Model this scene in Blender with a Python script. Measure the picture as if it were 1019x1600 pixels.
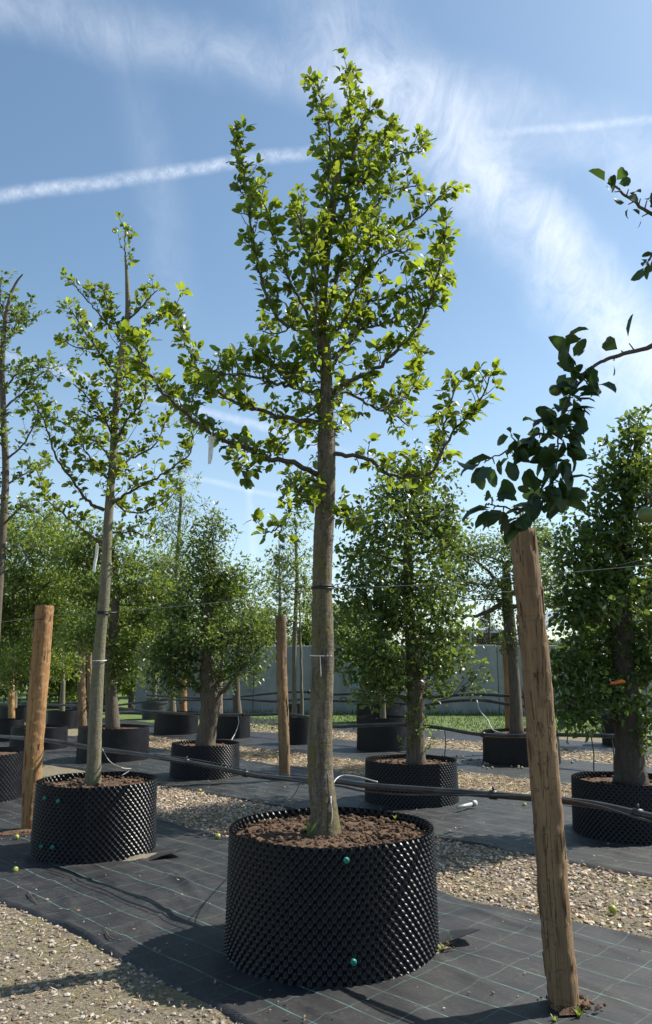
import bpy, bmesh, math, random
import numpy as np
from mathutils import Vector, Matrix
R = math.radians
rng = np.random.default_rng(7); wr = np.random.default_rng(21); random.seed(7)
for o in list(bpy.data.objects): bpy.data.objects.remove(o)
scene = bpy.context.scene; COL = scene.collection

# ------------------------------------------------------------------ camera
FPX, HOR, CAMZ = 1200.0, 1042.0, 1.6            # focal length and horizon in photo pixels, eye height
PITCH = math.atan((HOR - 800) / FPX)
cam = bpy.data.cameras.new('camera'); cam.sensor_fit = 'VERTICAL'; cam.sensor_height = 24; cam.lens = 24 * FPX / 1600
cam.clip_end = 3000; cam.clip_start = .05
co = bpy.data.objects.new('camera', cam); COL.objects.link(co)
co.location = (0, 0, CAMZ); co.rotation_euler = (R(90) + PITCH, 0, 0); scene.camera = co

def ray(x, y):
    d = ((x - 509.5) / FPX, 1.0, -(y - 800) / FPX); c, s = math.cos(PITCH), math.sin(PITCH)
    return np.array([d[0], d[1] * c - d[2] * s, d[1] * s + d[2] * c])
def G(x, y, z=0.0):                              # where the sight line meets the height z
    d = ray(x, y); return np.array([0, 0, CAMZ]) + d * ((z - CAMZ) / d[2])
def at(x, y, Y):                                 # the point of the sight line at distance Y
    d = ray(x, y); return np.array([0, 0, CAMZ]) + d * (Y / d[1])
def atn(x, y, c):                                # the point of the sight line on the row plane n = c
    d = ray(x, y); return np.array([0, 0, CAMZ]) + d * (c / (.70711 * (d[0] + d[1])))
def pxm(Y): return Y * .98 / FPX                 # metres per photo pixel at distance Y

# ------------------------------------------------------------------ sky, sun, exposure
SUN_AZ, SUN_EL = R(22), R(47)                    # azimuth measured from +X towards +Y
sd = Vector((math.cos(SUN_EL) * math.cos(SUN_AZ), math.cos(SUN_EL) * math.sin(SUN_AZ), math.sin(SUN_EL)))
sun = bpy.data.lights.new('sun', 'SUN'); sun.energy = 5.0; sun.angle = R(.53); sun.color = (1, .95, .86)
so = bpy.data.objects.new('sun', sun); COL.objects.link(so); so.rotation_euler = sd.to_track_quat('Z', 'Y').to_euler()
w = bpy.data.worlds.new('World'); scene.world = w; w.use_nodes = True
nt = w.node_tree; nt.nodes.clear()
def N(t, ty, **k):
    n = t.nodes.new(ty)
    for a, b in k.items():
        if a in ('operation', 'blend_type', 'data_type', 'sky_type', 'noise_dimensions', 'feature', 'wave_type', 'bands_direction', 'interpolation_type', 'clamp', 'attribute_name', 'noise_type', 'distance'): setattr(n, a, b)
        else: n.inputs[a].default_value = b
    return n
def mth(t, op, a, b=None, c=None, clamp=False):
    n = t.nodes.new('ShaderNodeMath'); n.operation = op; n.use_clamp = clamp
    for i, v in enumerate((a, b, c)):
        if v is None: continue
        if isinstance(v, (int, float)): n.inputs[i].default_value = v
        else: t.links.new(v, n.inputs[i])
    return n.outputs[0]
def mixc(t, f, a, b, mode='MIX'):
    n = t.nodes.new('ShaderNodeMix'); n.data_type = 'RGBA'; n.blend_type = mode
    for s, v in ((n.inputs[0], f), (n.inputs[6], a), (n.inputs[7], b)):
        if isinstance(v, (int, float)): s.default_value = v
        elif isinstance(v, tuple): s.default_value = (*v, 1) if len(v) == 3 else v
        else: t.links.new(v, s)
    return n.outputs[2]
def mrange(t, v, a, b, c=0., d=1., smooth=False):
    n = t.nodes.new('ShaderNodeMapRange'); n.clamp = True
    if smooth: n.interpolation_type = 'SMOOTHSTEP'
    t.links.new(v, n.inputs[0])
    for i, x in enumerate((a, b, c, d)): n.inputs[i + 1].default_value = x
    return n.outputs[0]
def noise(t, vec, scale, detail=4, rough=.55, dist=0.):
    n = t.nodes.new('ShaderNodeTexNoise'); n.inputs['Scale'].default_value = scale; n.inputs['Detail'].default_value = detail
    n.inputs['Roughness'].default_value = rough; n.inputs['Distortion'].default_value = dist
    if vec is not None: t.links.new(vec, n.inputs['Vector'])
    return n.outputs['Fac']
def vscale(t, vec, s):
    n = t.nodes.new('ShaderNodeMapping'); n.inputs['Scale'].default_value = s; t.links.new(vec, n.inputs['Vector']); return n.outputs[0]
def vdot(t, vec, v):
    n = t.nodes.new('ShaderNodeVectorMath'); n.operation = 'DOT_PRODUCT'; t.links.new(vec, n.inputs[0]); n.inputs[1].default_value = tuple(v); return n.outputs['Value']

sky = N(nt, 'ShaderNodeTexSky', sky_type='NISHITA'); sky.sun_disc = False
sky.sun_elevation = SUN_EL; sky.sun_rotation = R(90) - SUN_AZ
sky.altitude = 200; sky.air_density = 1.0; sky.dust_density = 1.0; sky.ozone_density = .75
tc = N(nt, 'ShaderNodeTexCoord'); dvec = tc.outputs['Generated']
wob = noise(nt, dvec, 5, 4, .6); fine = noise(nt, dvec, 75, 6, .72); mid = noise(nt, vscale(nt, dvec, (22, 9, 16)), 1, 9, .70, .9)
def trail(p, q, width, strength, wobble, ends=.02, ragged=.5, soft=0.):
    """a vapour trail along the great circle through two sky directions"""
    a = ray(*p); a /= np.linalg.norm(a); b = ray(*q); b /= np.linalg.norm(b)
    n = np.cross(a, b); n /= np.linalg.norm(n); tg = np.cross(n, a); L = math.acos(float(a @ b))
    dist = mth(nt, 'ADD', vdot(nt, dvec, n), mth(nt, 'MULTIPLY', mth(nt, 'SUBTRACT', wob, .5), wobble))
    ang = mth(nt, 'ARCTAN2', vdot(nt, dvec, tg), vdot(nt, dvec, a))
    e1 = mrange(nt, ang, -ends, ends, 0, 1, True); e2 = mrange(nt, ang, L - ends, L + ends, 1, 0, True)
    prof = mrange(nt, mth(nt, 'ABSOLUTE', dist), 0, width, 1, 0, True)
    rag = mth(nt, 'MULTIPLY_ADD', mrange(nt, mid if width > .02 else fine, .32, .68), ragged, 1 - ragged)
    rag2 = mth(nt, 'MULTIPLY_ADD', fine, .5, .75)
    v = mth(nt, 'MULTIPLY', mth(nt, 'MULTIPLY', prof, rag), mth(nt, 'MULTIPLY', e1, e2))
    return mth(nt, 'MULTIPLY', mth(nt, 'MULTIPLY', v, rag2), strength)
fs = [trail((520, 20), (1200, 800), .085, .50, .10, .12, .8),
      trail((690, 170), (1120, 660), .045, .42, .07, .08, .6),
      trail((-250, -60), (560, 130), .045, .26, .06, .10, .7),
      trail((560, 90), (1300, 330), .06, .30, .10, .10, .7),
      trail((-300, 352), (500, 236), .0115, .46, .016, .05, .75),
      trail((790, 206), (1400, 150), .007, .34, .012, .05, .7),
      trail((0, 552), (520, 700), .009, .34, .02, .06, .6),
      trail((215, 130), (280, 470), .04, .10, .05, .08, .7),
      trail((240, 735), (560, 800), .006, .22, .02, .06, .6),
      trail((385, 690), (398, 900), .008, .16, .02, .04, .6)]
cl = fs[0]
for f_ in fs[1:]: cl = mth(nt, 'ADD', cl, mth(nt, 'MULTIPLY', f_, mth(nt, 'SUBTRACT', 1., cl)))
sepw = N(nt, 'ShaderNodeSeparateXYZ'); nt.links.new(dvec, sepw.inputs[0])
lowveil = mth(nt, 'MULTIPLY', mrange(nt, sepw.outputs[2], .0, .5, .20, 0, True), mth(nt, 'MULTIPLY_ADD', wob, .6, .6))
cl = mth(nt, 'ADD', cl, lowveil, clamp=True)
skyt = mixc(nt, 1., sky.outputs[0], (.92, 1.03, 1.0), 'MULTIPLY')
skyc = mixc(nt, cl, skyt, (6.6, 7.0, 7.7))
bgn = N(nt, 'ShaderNodeBackground', Strength=.112); nt.links.new(skyc, bgn.inputs[0])
wo = N(nt, 'ShaderNodeOutputWorld'); nt.links.new(bgn.outputs[0], wo.inputs[0])
vs = scene.view_settings; vs.view_transform = 'Standard'; vs.look = 'None'; vs.gamma = 1; vs.use_curve_mapping = False; vs.exposure = .66
scene.render.engine = 'CYCLES'; scene.render.resolution_x = 652; scene.render.resolution_y = 1024
scene.cycles.max_bounces = 7; scene.cycles.transparent_max_bounces = 8

# ------------------------------------------------------------------ object helpers
def tag(o, label=None, cat=None, group=None, kind=None):
    if label: o['label'] = label
    if cat: o['category'] = cat
    if group: o['group'] = group
    if kind: o['kind'] = kind
    return o
def empty(name, loc, label, cat, group=None):
    o = bpy.data.objects.new(name, None); COL.objects.link(o); o.location = tuple(float(v) for v in loc); o.empty_display_size = .2
    return tag(o, label, cat, group)
def mkmesh(name, V, F, mat, smooth=True, tone=None):
    me = bpy.data.meshes.new(name); V = np.asarray(V, dtype=np.float32)
    if isinstance(F, np.ndarray):
        k = F.shape[1]; nf = len(F); me.vertices.add(len(V)); me.vertices.foreach_set('co', V.ravel())
        me.loops.add(nf * k); me.loops.foreach_set('vertex_index', F.astype(np.int32).ravel())
        me.polygons.add(nf); me.polygons.foreach_set('loop_start', np.arange(0, nf * k, k, dtype=np.int32))
        me.update(calc_edges=True)
    else: me.from_pydata([tuple(map(float, v)) for v in V], [], F)
    if tone is not None:
        a = me.attributes.new('tone', 'FLOAT', 'POINT'); a.data.foreach_set('value', np.asarray(tone, dtype=np.float32))
    me.polygons.foreach_set('use_smooth', np.full(len(me.polygons), smooth)); me.update()
    if mat: me.materials.append(mat)
    return me
def obj(name, me, parent=None, loc=(0, 0, 0)):
    o = bpy.data.objects.new(name, me); COL.objects.link(o); o.location = tuple(float(v) for v in loc)
    if parent: o.parent = parent
    return o
class Soup:
    def __init__(s): s.v = []; s.f = []; s.n = 0
    def add(s, V, F):
        V = np.asarray(V, float); s.v.append(V); s.f += [tuple(int(i) + s.n for i in f) for f in F]; s.n += len(V)
    def mesh(s, name, mat, org=(0, 0, 0), smooth=True): return mkmesh(name, np.concatenate(s.v) - np.asarray(org), s.f, mat, smooth)
def smoothpath(P, sub=4):
    P = np.asarray(P, float)
    if len(P) < 3: return np.array([P[0] + (P[-1] - P[0]) * t for t in np.linspace(0, 1, sub + 1)])
    Q = np.vstack([2 * P[0] - P[1], P, 2 * P[-1] - P[-2]]); out = []
    for i in range(1, len(Q) - 2):
        for k in range(sub):
            t = k / sub; a, b, c, d = Q[i - 1:i + 3]
            out.append(.5 * (2 * b + (c - a) * t + (2 * a - 5 * b + 4 * c - d) * t * t + (3 * b - a - 3 * c + d) * t ** 3))
    out.append(P[-1]); return np.array(out)
def tube(P, rad, seg=8, cap=True, rough=0.):
    P = np.asarray(P, float); n = len(P); rad = np.broadcast_to(rad, n)
    T = np.gradient(P, axis=0); T /= np.linalg.norm(T, axis=1)[:, None] + 1e-9
    ref = np.array([1., 0, 0]) if abs(T[0][0]) < .8 else np.array([0, 1., 0]); V = []
    th = np.arange(seg) * 2 * math.pi / seg
    for i in range(n):
        u = np.cross(T[i], ref); u /= np.linalg.norm(u) + 1e-9; v = np.cross(T[i], u); ref = v if False else ref
        if abs(T[i] @ ref) > .95: ref = np.array([0, 1., 0]) if abs(T[i][1]) < .8 else np.array([0, 0, 1.])
        r = rad[i] * (1 + (rng.uniform(-rough, rough, seg) if rough else 0))
        V.append(P[i] + (np.cos(th) * r)[:, None] * u + (np.sin(th) * r)[:, None] * v)
    V = np.concatenate(V); F = []
    for i in range(n - 1):
        for k in range(seg):
            a = i * seg + k; b = i * seg + (k + 1) % seg; F.append((a, b, b + seg, a + seg))
    if cap: F.append(tuple(range(seg))[::-1]); F.append(tuple((n - 1) * seg + k for k in range(seg)))
    return V, F
def bxv(x0, x1, y0, y1, z0, z1):
    V = [(x, y, z) for z in (z0, z1) for y in (y0, y1) for x in (x0, x1)]
    return V, [(0, 2, 3, 1), (4, 5, 7, 6), (0, 1, 5, 4), (1, 3, 7, 5), (3, 2, 6, 7), (2, 0, 4, 6)]

# ------------------------------------------------------------------ materials
def newmat(name):
    m = bpy.data.materials.new(name); m.use_nodes = True; t = m.node_tree
    return m, t, t.nodes['Principled BSDF']
def objco(t): return N(t, 'ShaderNodeTexCoord').outputs['Object']
def wpos(t): return N(t, 'ShaderNodeNewGeometry').outputs['Position']
def bump(t, b, h, strength=.5, dist=.01):
    n = t.nodes.new('ShaderNodeBump'); n.inputs['Strength'].default_value = strength; n.inputs['Distance'].default_value = dist
    t.links.new(h, n.inputs['Height']); t.links.new(n.outputs[0], b.inputs['Normal'])
def ramp(t, f, stops):
    n = t.nodes.new('ShaderNodeValToRGB'); e = n.color_ramp.elements
    while len(e) < len(stops): e.new(.5)
    for el, (p, c) in zip(e, stops): el.position = p; el.color = (*c, 1)
    t.links.new(f, n.inputs[0]); return n.outputs[0]
def attr(t): 
    n = t.nodes.new('ShaderNodeAttribute'); n.attribute_name = 'tone'; return n.outputs['Fac']

def leafmat(name, stops, trans, tmix=.42, rough=.36):
    m, t, b = newmat(name)
    c = ramp(t, attr(t), stops); t.links.new(c, b.inputs['Base Color'])
    b.inputs['Roughness'].default_value = rough; b.inputs['Specular IOR Level'].default_value = .5
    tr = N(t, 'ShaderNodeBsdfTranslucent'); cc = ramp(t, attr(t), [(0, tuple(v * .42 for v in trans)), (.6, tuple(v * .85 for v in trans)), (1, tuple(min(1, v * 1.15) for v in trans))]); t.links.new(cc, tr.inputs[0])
    mx = N(t, 'ShaderNodeMixShader'); mx.inputs[0].default_value = tmix
    t.links.new(b.outputs[0], mx.inputs[1]); t.links.new(tr.outputs[0], mx.inputs[2])
    t.links.new(mx.outputs[0], t.nodes['Material Output'].inputs[0]); return m
M = {}
M['leaf_main'] = leafmat('apple_leaf', [(0, (.018, .048, .014)), (.55, (.055, .115, .020)), (1, (.15, .21, .03))], (.44, .54, .04), .46)
M['leaf_pear'] = leafmat('pear_leaf', [(0, (.026, .055, .018)), (.6, (.060, .110, .030)), (1, (.14, .19, .045))], (.28, .38, .05), .38)
M['leaf_far'] = leafmat('far_leaf', [(0, (.035, .07, .02)), (.6, (.09, .145, .034)), (1, (.18, .23, .045))], (.36, .46, .06), .44)
M['leaf_lime'] = leafmat('lime_leaf', [(0, (.07, .12, .02)), (1, (.17, .23, .035))], (.36, .44, .05), .45)
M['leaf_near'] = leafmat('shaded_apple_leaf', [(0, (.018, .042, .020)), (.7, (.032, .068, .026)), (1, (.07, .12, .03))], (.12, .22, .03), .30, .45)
M['needle'] = leafmat('pine_needle', [(0, (.018, .042, .022)), (1, (.05, .085, .04))], (.08, .13, .04), .25)

def barkmat(name, c1, c2, moss, mossamt, scale=1.):
    m, t, b = newmat(name); p = objco(t)
    streak = noise(t, vscale(t, p, (34 * scale, 34 * scale, 5 * scale)), 1, 5, .65)
    band = noise(t, vscale(t, p, (10, 10, 90)), 1, 3, .6); big = noise(t, vscale(t, p, (11, 11, 4)), 1, 6, .7)
    c = mixc(t, mrange(t, streak, .3, .72), c1, c2)
    c = mixc(t, mrange(t, band, .58, .75, 0, .45), c, tuple(min(1, v * 1.5) for v in c2))
    c = mixc(t, mth(t, 'MULTIPLY', mrange(t, big, .46, .58), mossamt), c, moss)
    fl = noise(t, vscale(t, p, (75, 75, 45)), 1, 5, .75); c = mixc(t, mrange(t, fl, .52, .62, 0, .7), c, tuple(v * .5 for v in c1))
    t.links.new(c, b.inputs['Base Color']); b.inputs['Roughness'].default_value = .85
    h = mth(t, 'ADD', mth(t, 'ADD', streak, mth(t, 'MULTIPLY', band, .35)), mth(t, 'MULTIPLY', fl, .4)); bump(t, b, h, .9, .012)
    return m
M['bark'] = barkmat('apple_bark', (.045, .035, .025), (.22, .18, .135), (.125, .105, .03), .85)
M['bark_smooth'] = barkmat('young_bark', (.10, .088, .06), (.22, .195, .135), (.15, .15, .06), .6)
M['bark_dark'] = barkmat('pear_bark', (.055, .043, .034), (.16, .125, .095), (.13, .12, .05), .3)
M['bark_shaded'] = barkmat('shaded_rough_bark', (.028, .022, .018), (.085, .066, .05), (.07, .065, .03), .3)  # trunk stands in shade; that darkness is put into the bark colour
M['twig'] = barkmat('branch_bark', (.045, .034, .026), (.13, .10, .075), (.12, .115, .05), .35)

def woodmat(name, c1, c2, dark):
    m, t, b = newmat(name); p = objco(t)
    g1 = noise(t, vscale(t, p, (42, 42, 1.6)), 1, 6, .62, .4); g2 = noise(t, vscale(t, p, (150, 150, 5)), 1, 4, .6)
    pt = noise(t, vscale(t, p, (8, 8, 2.4)), 1, 5, .65, .5)
    c = mixc(t, mrange(t, g1, .3, .7), c1, c2); c = mixc(t, mrange(t, g2, .52, .75, 0, .55), c, dark)
    c = mixc(t, mrange(t, pt, .56, .66, 0, .55), c, dark)
    kn = noise(t, vscale(t, p, (7, 7, 5)), 1, 2, .5, .8); c = mixc(t, mrange(t, kn, .68, .74, 0, .7), c, tuple(v * .5 for v in dark))
    bl = noise(t, vscale(t, p, (3, 3, 1.1)), 1, 4, .6); c = mixc(t, mrange(t, bl, .42, .68, 0, .5), c, tuple(v * 1.1 for v in dark)); c = mixc(t, mrange(t, bl, .42, .3, 0, .4), c, tuple(min(1, v * 1.3) for v in c2))
    chop = noise(t, vscale(t, p, (14, 14, 34)), 1, 3, .6, 1.2); c = mixc(t, mrange(t, chop, .60, .66, 0, .45), c, tuple(v * .7 for v in dark))
    cr = noise(t, vscale(t, p, (26, 26, .9)), 1, 3, .5, .2); ck = mrange(t, mth(t, 'ABSOLUTE', mth(t, 'SUBTRACT', cr, .5)), 0, .012, 1, 0)
    c = mixc(t, mth(t, 'MULTIPLY', ck, .8), c, tuple(v * .25 for v in dark))
    t.links.new(c, b.inputs['Base Color']); b.inputs['Roughness'].default_value = .8
    h = mth(t, 'ADD', mth(t, 'SUBTRACT', mth(t, 'ADD', g1, mth(t, 'MULTIPLY', g2, .5)), ck), mth(t, 'MULTIPLY', pt, .9)); bump(t, b, h, .8, .01)
    return m
M['wood'] = woodmat('stake_wood', (.20, .118, .058), (.31, .195, .10), (.11, .064, .032))
M['wood_orange'] = woodmat('fresh_stake_wood', (.28, .142, .052), (.40, .225, .092), (.18, .092, .038))
M['wood_grey'] = woodmat('weathered_stake_wood', (.21, .14, .09), (.34, .24, .16), (.12, .08, .055))

m, t, b = newmat('black_plastic'); p = objco(t); n_ = noise(t, p, 9, 5, .6); n2 = noise(t, p, 60, 4, .6)
t.links.new(mixc(t, mth(t, 'MULTIPLY', mrange(t, n_, .45, .8), mrange(t, n2, .4, .7)), (.006, .006, .009), (.030, .027, .025)), b.inputs['Base Color'])
t.links.new(mrange(t, n_, .3, .7, .26, .42), b.inputs['Roughness']); b.inputs['Specular IOR Level'].default_value = .32; M['pot'] = m
m, t, b = newmat('grey_pot_plastic'); t.links.new(mixc(t, noise(t, objco(t), 5), (.03, .03, .033), (.06, .06, .062)), b.inputs['Base Color']); b.inputs['Roughness'].default_value = .45; M['pot_grey'] = m
m, t, b = newmat('green_bolt_plastic'); t.links.new(mixc(t, noise(t, objco(t), 80), (.01, .16, .13), (.02, .26, .2)), b.inputs['Base Color']); b.inputs['Roughness'].default_value = .4; M['bolt'] = m
m, t, b = newmat('pipe_plastic'); p = objco(t); t.links.new(mixc(t, mrange(t, noise(t, p, 7, 5), .4, .75), (.016, .016, .018), (.075, .068, .06)), b.inputs['Base Color']); b.inputs['Roughness'].default_value = .42; M['pipe'] = m
def plain(name, c, rough=.6, var=.25, sc=30):
    m, t, b = newmat(name); t.links.new(mixc(t, noise(t, objco(t), sc), tuple(v * (1 - var) for v in c), tuple(min(1, v * (1 + var)) for v in c)), b.inputs['Base Color']); b.inputs['Roughness'].default_value = rough; return m
M['white'] = plain('white_tape', (.72, .72, .70)); M['teal'] = plain('teal_tape', (.03, .34, .42)); M['orange'] = plain('orange_tape', (.85, .20, .04))
M['rubber'] = plain('black_rubber', (.018, .018, .02), .5); M['wire'] = plain('steel_wire', (.35, .36, .36), .4); M['tubew'] = plain('clear_drip_tube', (.42, .43, .40), .35)
m, t, b = newmat('apple_skin'); t.links.new(ramp(t, noise(t, objco(t), 18, 3), [(.3, (.20, .26, .04)), (.7, (.42, .40, .08))]), b.inputs['Base Color']); b.inputs['Roughness'].default_value = .38; M['apple'] = m
m, t, b = newmat('green_apple_skin'); t.links.new(ramp(t, noise(t, objco(t), 25, 4), [(.3, (.06, .10, .025)), (.7, (.13, .17, .045))]), b.inputs['Base Color']); b.inputs['Roughness'].default_value = .4; M['apple_green'] = m
m, t, b = newmat('dropped_fruit'); t.links.new(ramp(t, noise(t, objco(t), 40, 3), [(.3, (.16, .13, .07)), (.7, (.40, .34, .2))]), b.inputs['Base Color']); b.inputs['Roughness'].default_value = .6; M['fruit'] = m

m, t, b = newmat('soil'); p = objco(t); a_ = noise(t, p, 14, 6, .7); c_ = noise(t, p, 70, 4, .7)
t.links.new(mixc(t, mrange(t, c_, .55, .75, 0, .5), ramp(t, a_, [(.3, (.045, .026, .015)), (.55, (.13, .072, .04)), (.75, (.24, .15, .085))]), (.30, .20, .11)), b.inputs['Base Color'])
b.inputs['Roughness'].default_value = .95; bump(t, b, mth(t, 'ADD', a_, c_), 1, .02); M['soil'] = m

# the ground: packed earth with grit, yellowish moss in patches, dry litter
m, t, b = newmat('gravelly_earth'); p = wpos(t)
g1 = noise(t, p, 2.3, 5, .6); g2 = noise(t, p, 26, 5, .7); g3 = noise(t, p, 110, 4, .7); g4 = noise(t, p, .9, 4, .6)
c = ramp(t, g2, [(.3, (.09, .07, .048)), (.5, (.20, .165, .115)), (.7, (.33, .285, .215))])
c = mixc(t, mth(t, 'MULTIPLY', mrange(t, g1, .44, .62), .62), c, (.20, .18, .055))
c = mixc(t, mrange(t, g3, .58, .72, 0, .6), c, (.50, .46, .38)); c = mixc(t, mrange(t, g3, .44, .32, 0, .6), c, (.09, .065, .045))
g5 = noise(t, p, 48, 6, .75); c = mixc(t, mrange(t, g4, .45, .7, 0, .35), c, (.30, .235, .155)); c = mixc(t, mrange(t, g5, .50, .36, 0, .75), c, (.055, .042, .03)); c = mixc(t, mrange(t, g5, .56, .66, 0, .6), c, (.44, .39, .31))
t.links.new(c, b.inputs['Base Color']); b.inputs['Roughness'].default_value = .95; bump(t, b, mth(t, 'ADD', g2, mth(t, 'MULTIPLY', g3, .6)), .9, .03); M['earth'] = m
m, t, b = newmat('pebble'); p = wpos(t); s_ = noise(t, p, 90, 4, .6)
c = ramp(t, attr(t), [(0, (.10, .08, .065)), (.25, (.24, .185, .135)), (.5, (.38, .32, .255)), (.7, (.50, .45, .40)), (.84, (.38, .20, .135)), (1, (.62, .58, .53))])
t.links.new(mixc(t, mrange(t, s_, .45, .75, 0, .35), c, (.22, .17, .12)), b.inputs['Base Color']); b.inputs['Roughness'].default_value = .85; M['pebble'] = m
m, t, b = newmat('dry_litter'); t.links.new(ramp(t, attr(t), [(0, (.12, .075, .04)), (.4, (.30, .20, .105)), (.75, (.52, .40, .24)), (1, (.60, .50, .34))]), b.inputs['Base Color']); b.inputs['Roughness'].default_value = .8; M['litter'] = m

# woven ground cloth: object axes are u (along the row) and n (across it)
m, t, b = newmat('woven_ground_cloth'); p = objco(t)
sx = N(t, 'ShaderNodeSeparateXYZ'); t.links.new(p, sx.inputs[0]); U, Nn = sx.outputs[0], sx.outputs[1]
wv = noise(t, p, 1.1, 5, .6)
def lines(v, period, half, ph=0.):
    k = mth(t, 'ABSOLUTE', mth(t, 'SUBTRACT', mth(t, 'FRACT', mth(t, 'ADD', mth(t, 'DIVIDE', v, period), ph)), .5))
    return mrange(t, k, .5 - half / period, .5 - .55 * half / period)
ln = mth(t, 'MAXIMUM', lines(Nn, .245, .0042), mth(t, 'MULTIPLY', lines(U, .26, .0032, .3), .6))
brk = mrange(t, noise(t, p, 14, 3, .6), .38, .62)
dust = noise(t, p, 3.2, 6, .68); dust2 = noise(t, p, 45, 4, .7)
wx = N(t, 'ShaderNodeTexWave', Scale=90.); wx.bands_direction = 'X'; t.links.new(p, wx.inputs['Vector'])
wy = N(t, 'ShaderNodeTexWave', Scale=60.); wy.bands_direction = 'Y'; t.links.new(p, wy.inputs['Vector'])
streak = noise(t, vscale(t, p, (1.2, 30, 1)), 1, 4, .6)
c = mixc(t, mrange(t, dust, .35, .75), (.015, .016, .020), (.040, .038, .037))
c = mixc(t, mth(t, 'MULTIPLY', mrange(t, dust2, .55, .8), mrange(t, dust, .4, .65)), c, (.16, .135, .10))
c = mixc(t, mrange(t, streak, .55, .8, 0, .35), c, (.065, .062, .06))
c = mixc(t, mth(t, 'MULTIPLY', ln, mth(t, 'MULTIPLY_ADD', brk, .5, .28)), c, (.14, .29, .235))
sand = mth(t, 'MULTIPLY', mrange(t, noise(t, p, 1.7, 5, .7, .4), .66, .74), mrange(t, noise(t, p, 30, 4, .6), .35, .6)); c = mixc(t, mth(t, 'MULTIPLY', sand, .7), c, (.27, .225, .165))
t.links.new(c, b.inputs['Base Color']); t.links.new(mrange(t, dust, .3, .75, .40, .66), b.inputs['Roughness']); b.inputs['Specular IOR Level'].default_value = .32
bump(t, b, mth(t, 'ADD', mth(t, 'ADD', wx.outputs['Fac'], wy.outputs['Fac']), mth(t, 'ADD', mth(t, 'MULTIPLY', streak, 5), mth(t, 'MULTIPLY', dust, 5))), .4, .004); M['cloth'] = m

m, t, b = newmat('sand'); p = wpos(t); t.links.new(ramp(t, noise(t, p, 50, 5, .7), [(.3, (.11, .09, .065)), (.7, (.24, .20, .145))]), b.inputs['Base Color']); b.inputs['Roughness'].default_value = .95; bump(t, b, noise(t, p, 120, 3), .6, .01); M['sand'] = m
m, t, b = newmat('concrete'); p = wpos(t)
k1 = noise(t, vscale(t, p, (1.3, 1.3, .12)), 1, 5, .6); k2 = noise(t, p, 3, 6, .65); k3 = noise(t, vscale(t, p, (.25, .25, 3)), 1, 4)
c = mixc(t, mrange(t, k1, .35, .7), (.20, .205, .205), (.32, .32, .31)); c = mixc(t, mrange(t, k2, .5, .75, 0, .5), c, (.145, .145, .14)); c = mixc(t, mrange(t, k3, .55, .75, 0, .3), c, (.36, .36, .345))
t.links.new(c, b.inputs['Base Color']); b.inputs['Roughness'].default_value = .85; bump(t, b, k2, .4, .02); M['concrete'] = m
m, t, b = newmat('grass'); t.links.new(ramp(t, attr(t), [(0, (.05, .10, .02)), (.6, (.11, .18, .03)), (1, (.20, .24, .05))]), b.inputs['Base Color']); b.inputs['Roughness'].default_value = .6; M['grass'] = m
m, t, b = newmat('lawn'); p = wpos(t); t.links.new(ramp(t, noise(t, p, 1.7, 6, .7), [(.3, (.055, .10, .02)), (.7, (.15, .20, .04))]), b.inputs['Base Color']); b.inputs['Roughness'].default_value = .9; bump(t, b, noise(t, p, 30, 3), .8, .05); M['lawn'] = m
m, t, b = newmat('brown_boards'); p = wpos(t); t.links.new(ramp(t, noise(t, vscale(t, p, (9, 9, .6)), 1, 4), [(.3, (.17, .085, .055)), (.7, (.30, .17, .11))]), b.inputs['Base Color']); b.inputs['Roughness'].default_value = .75; M['boards'] = m
M['whitemetal'] = plain('white_metal', (.66, .67, .68), .45, .1, 2); M['greymetal'] = plain('grey_sheet', (.42, .44, .46), .5, .15, 2)

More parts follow.
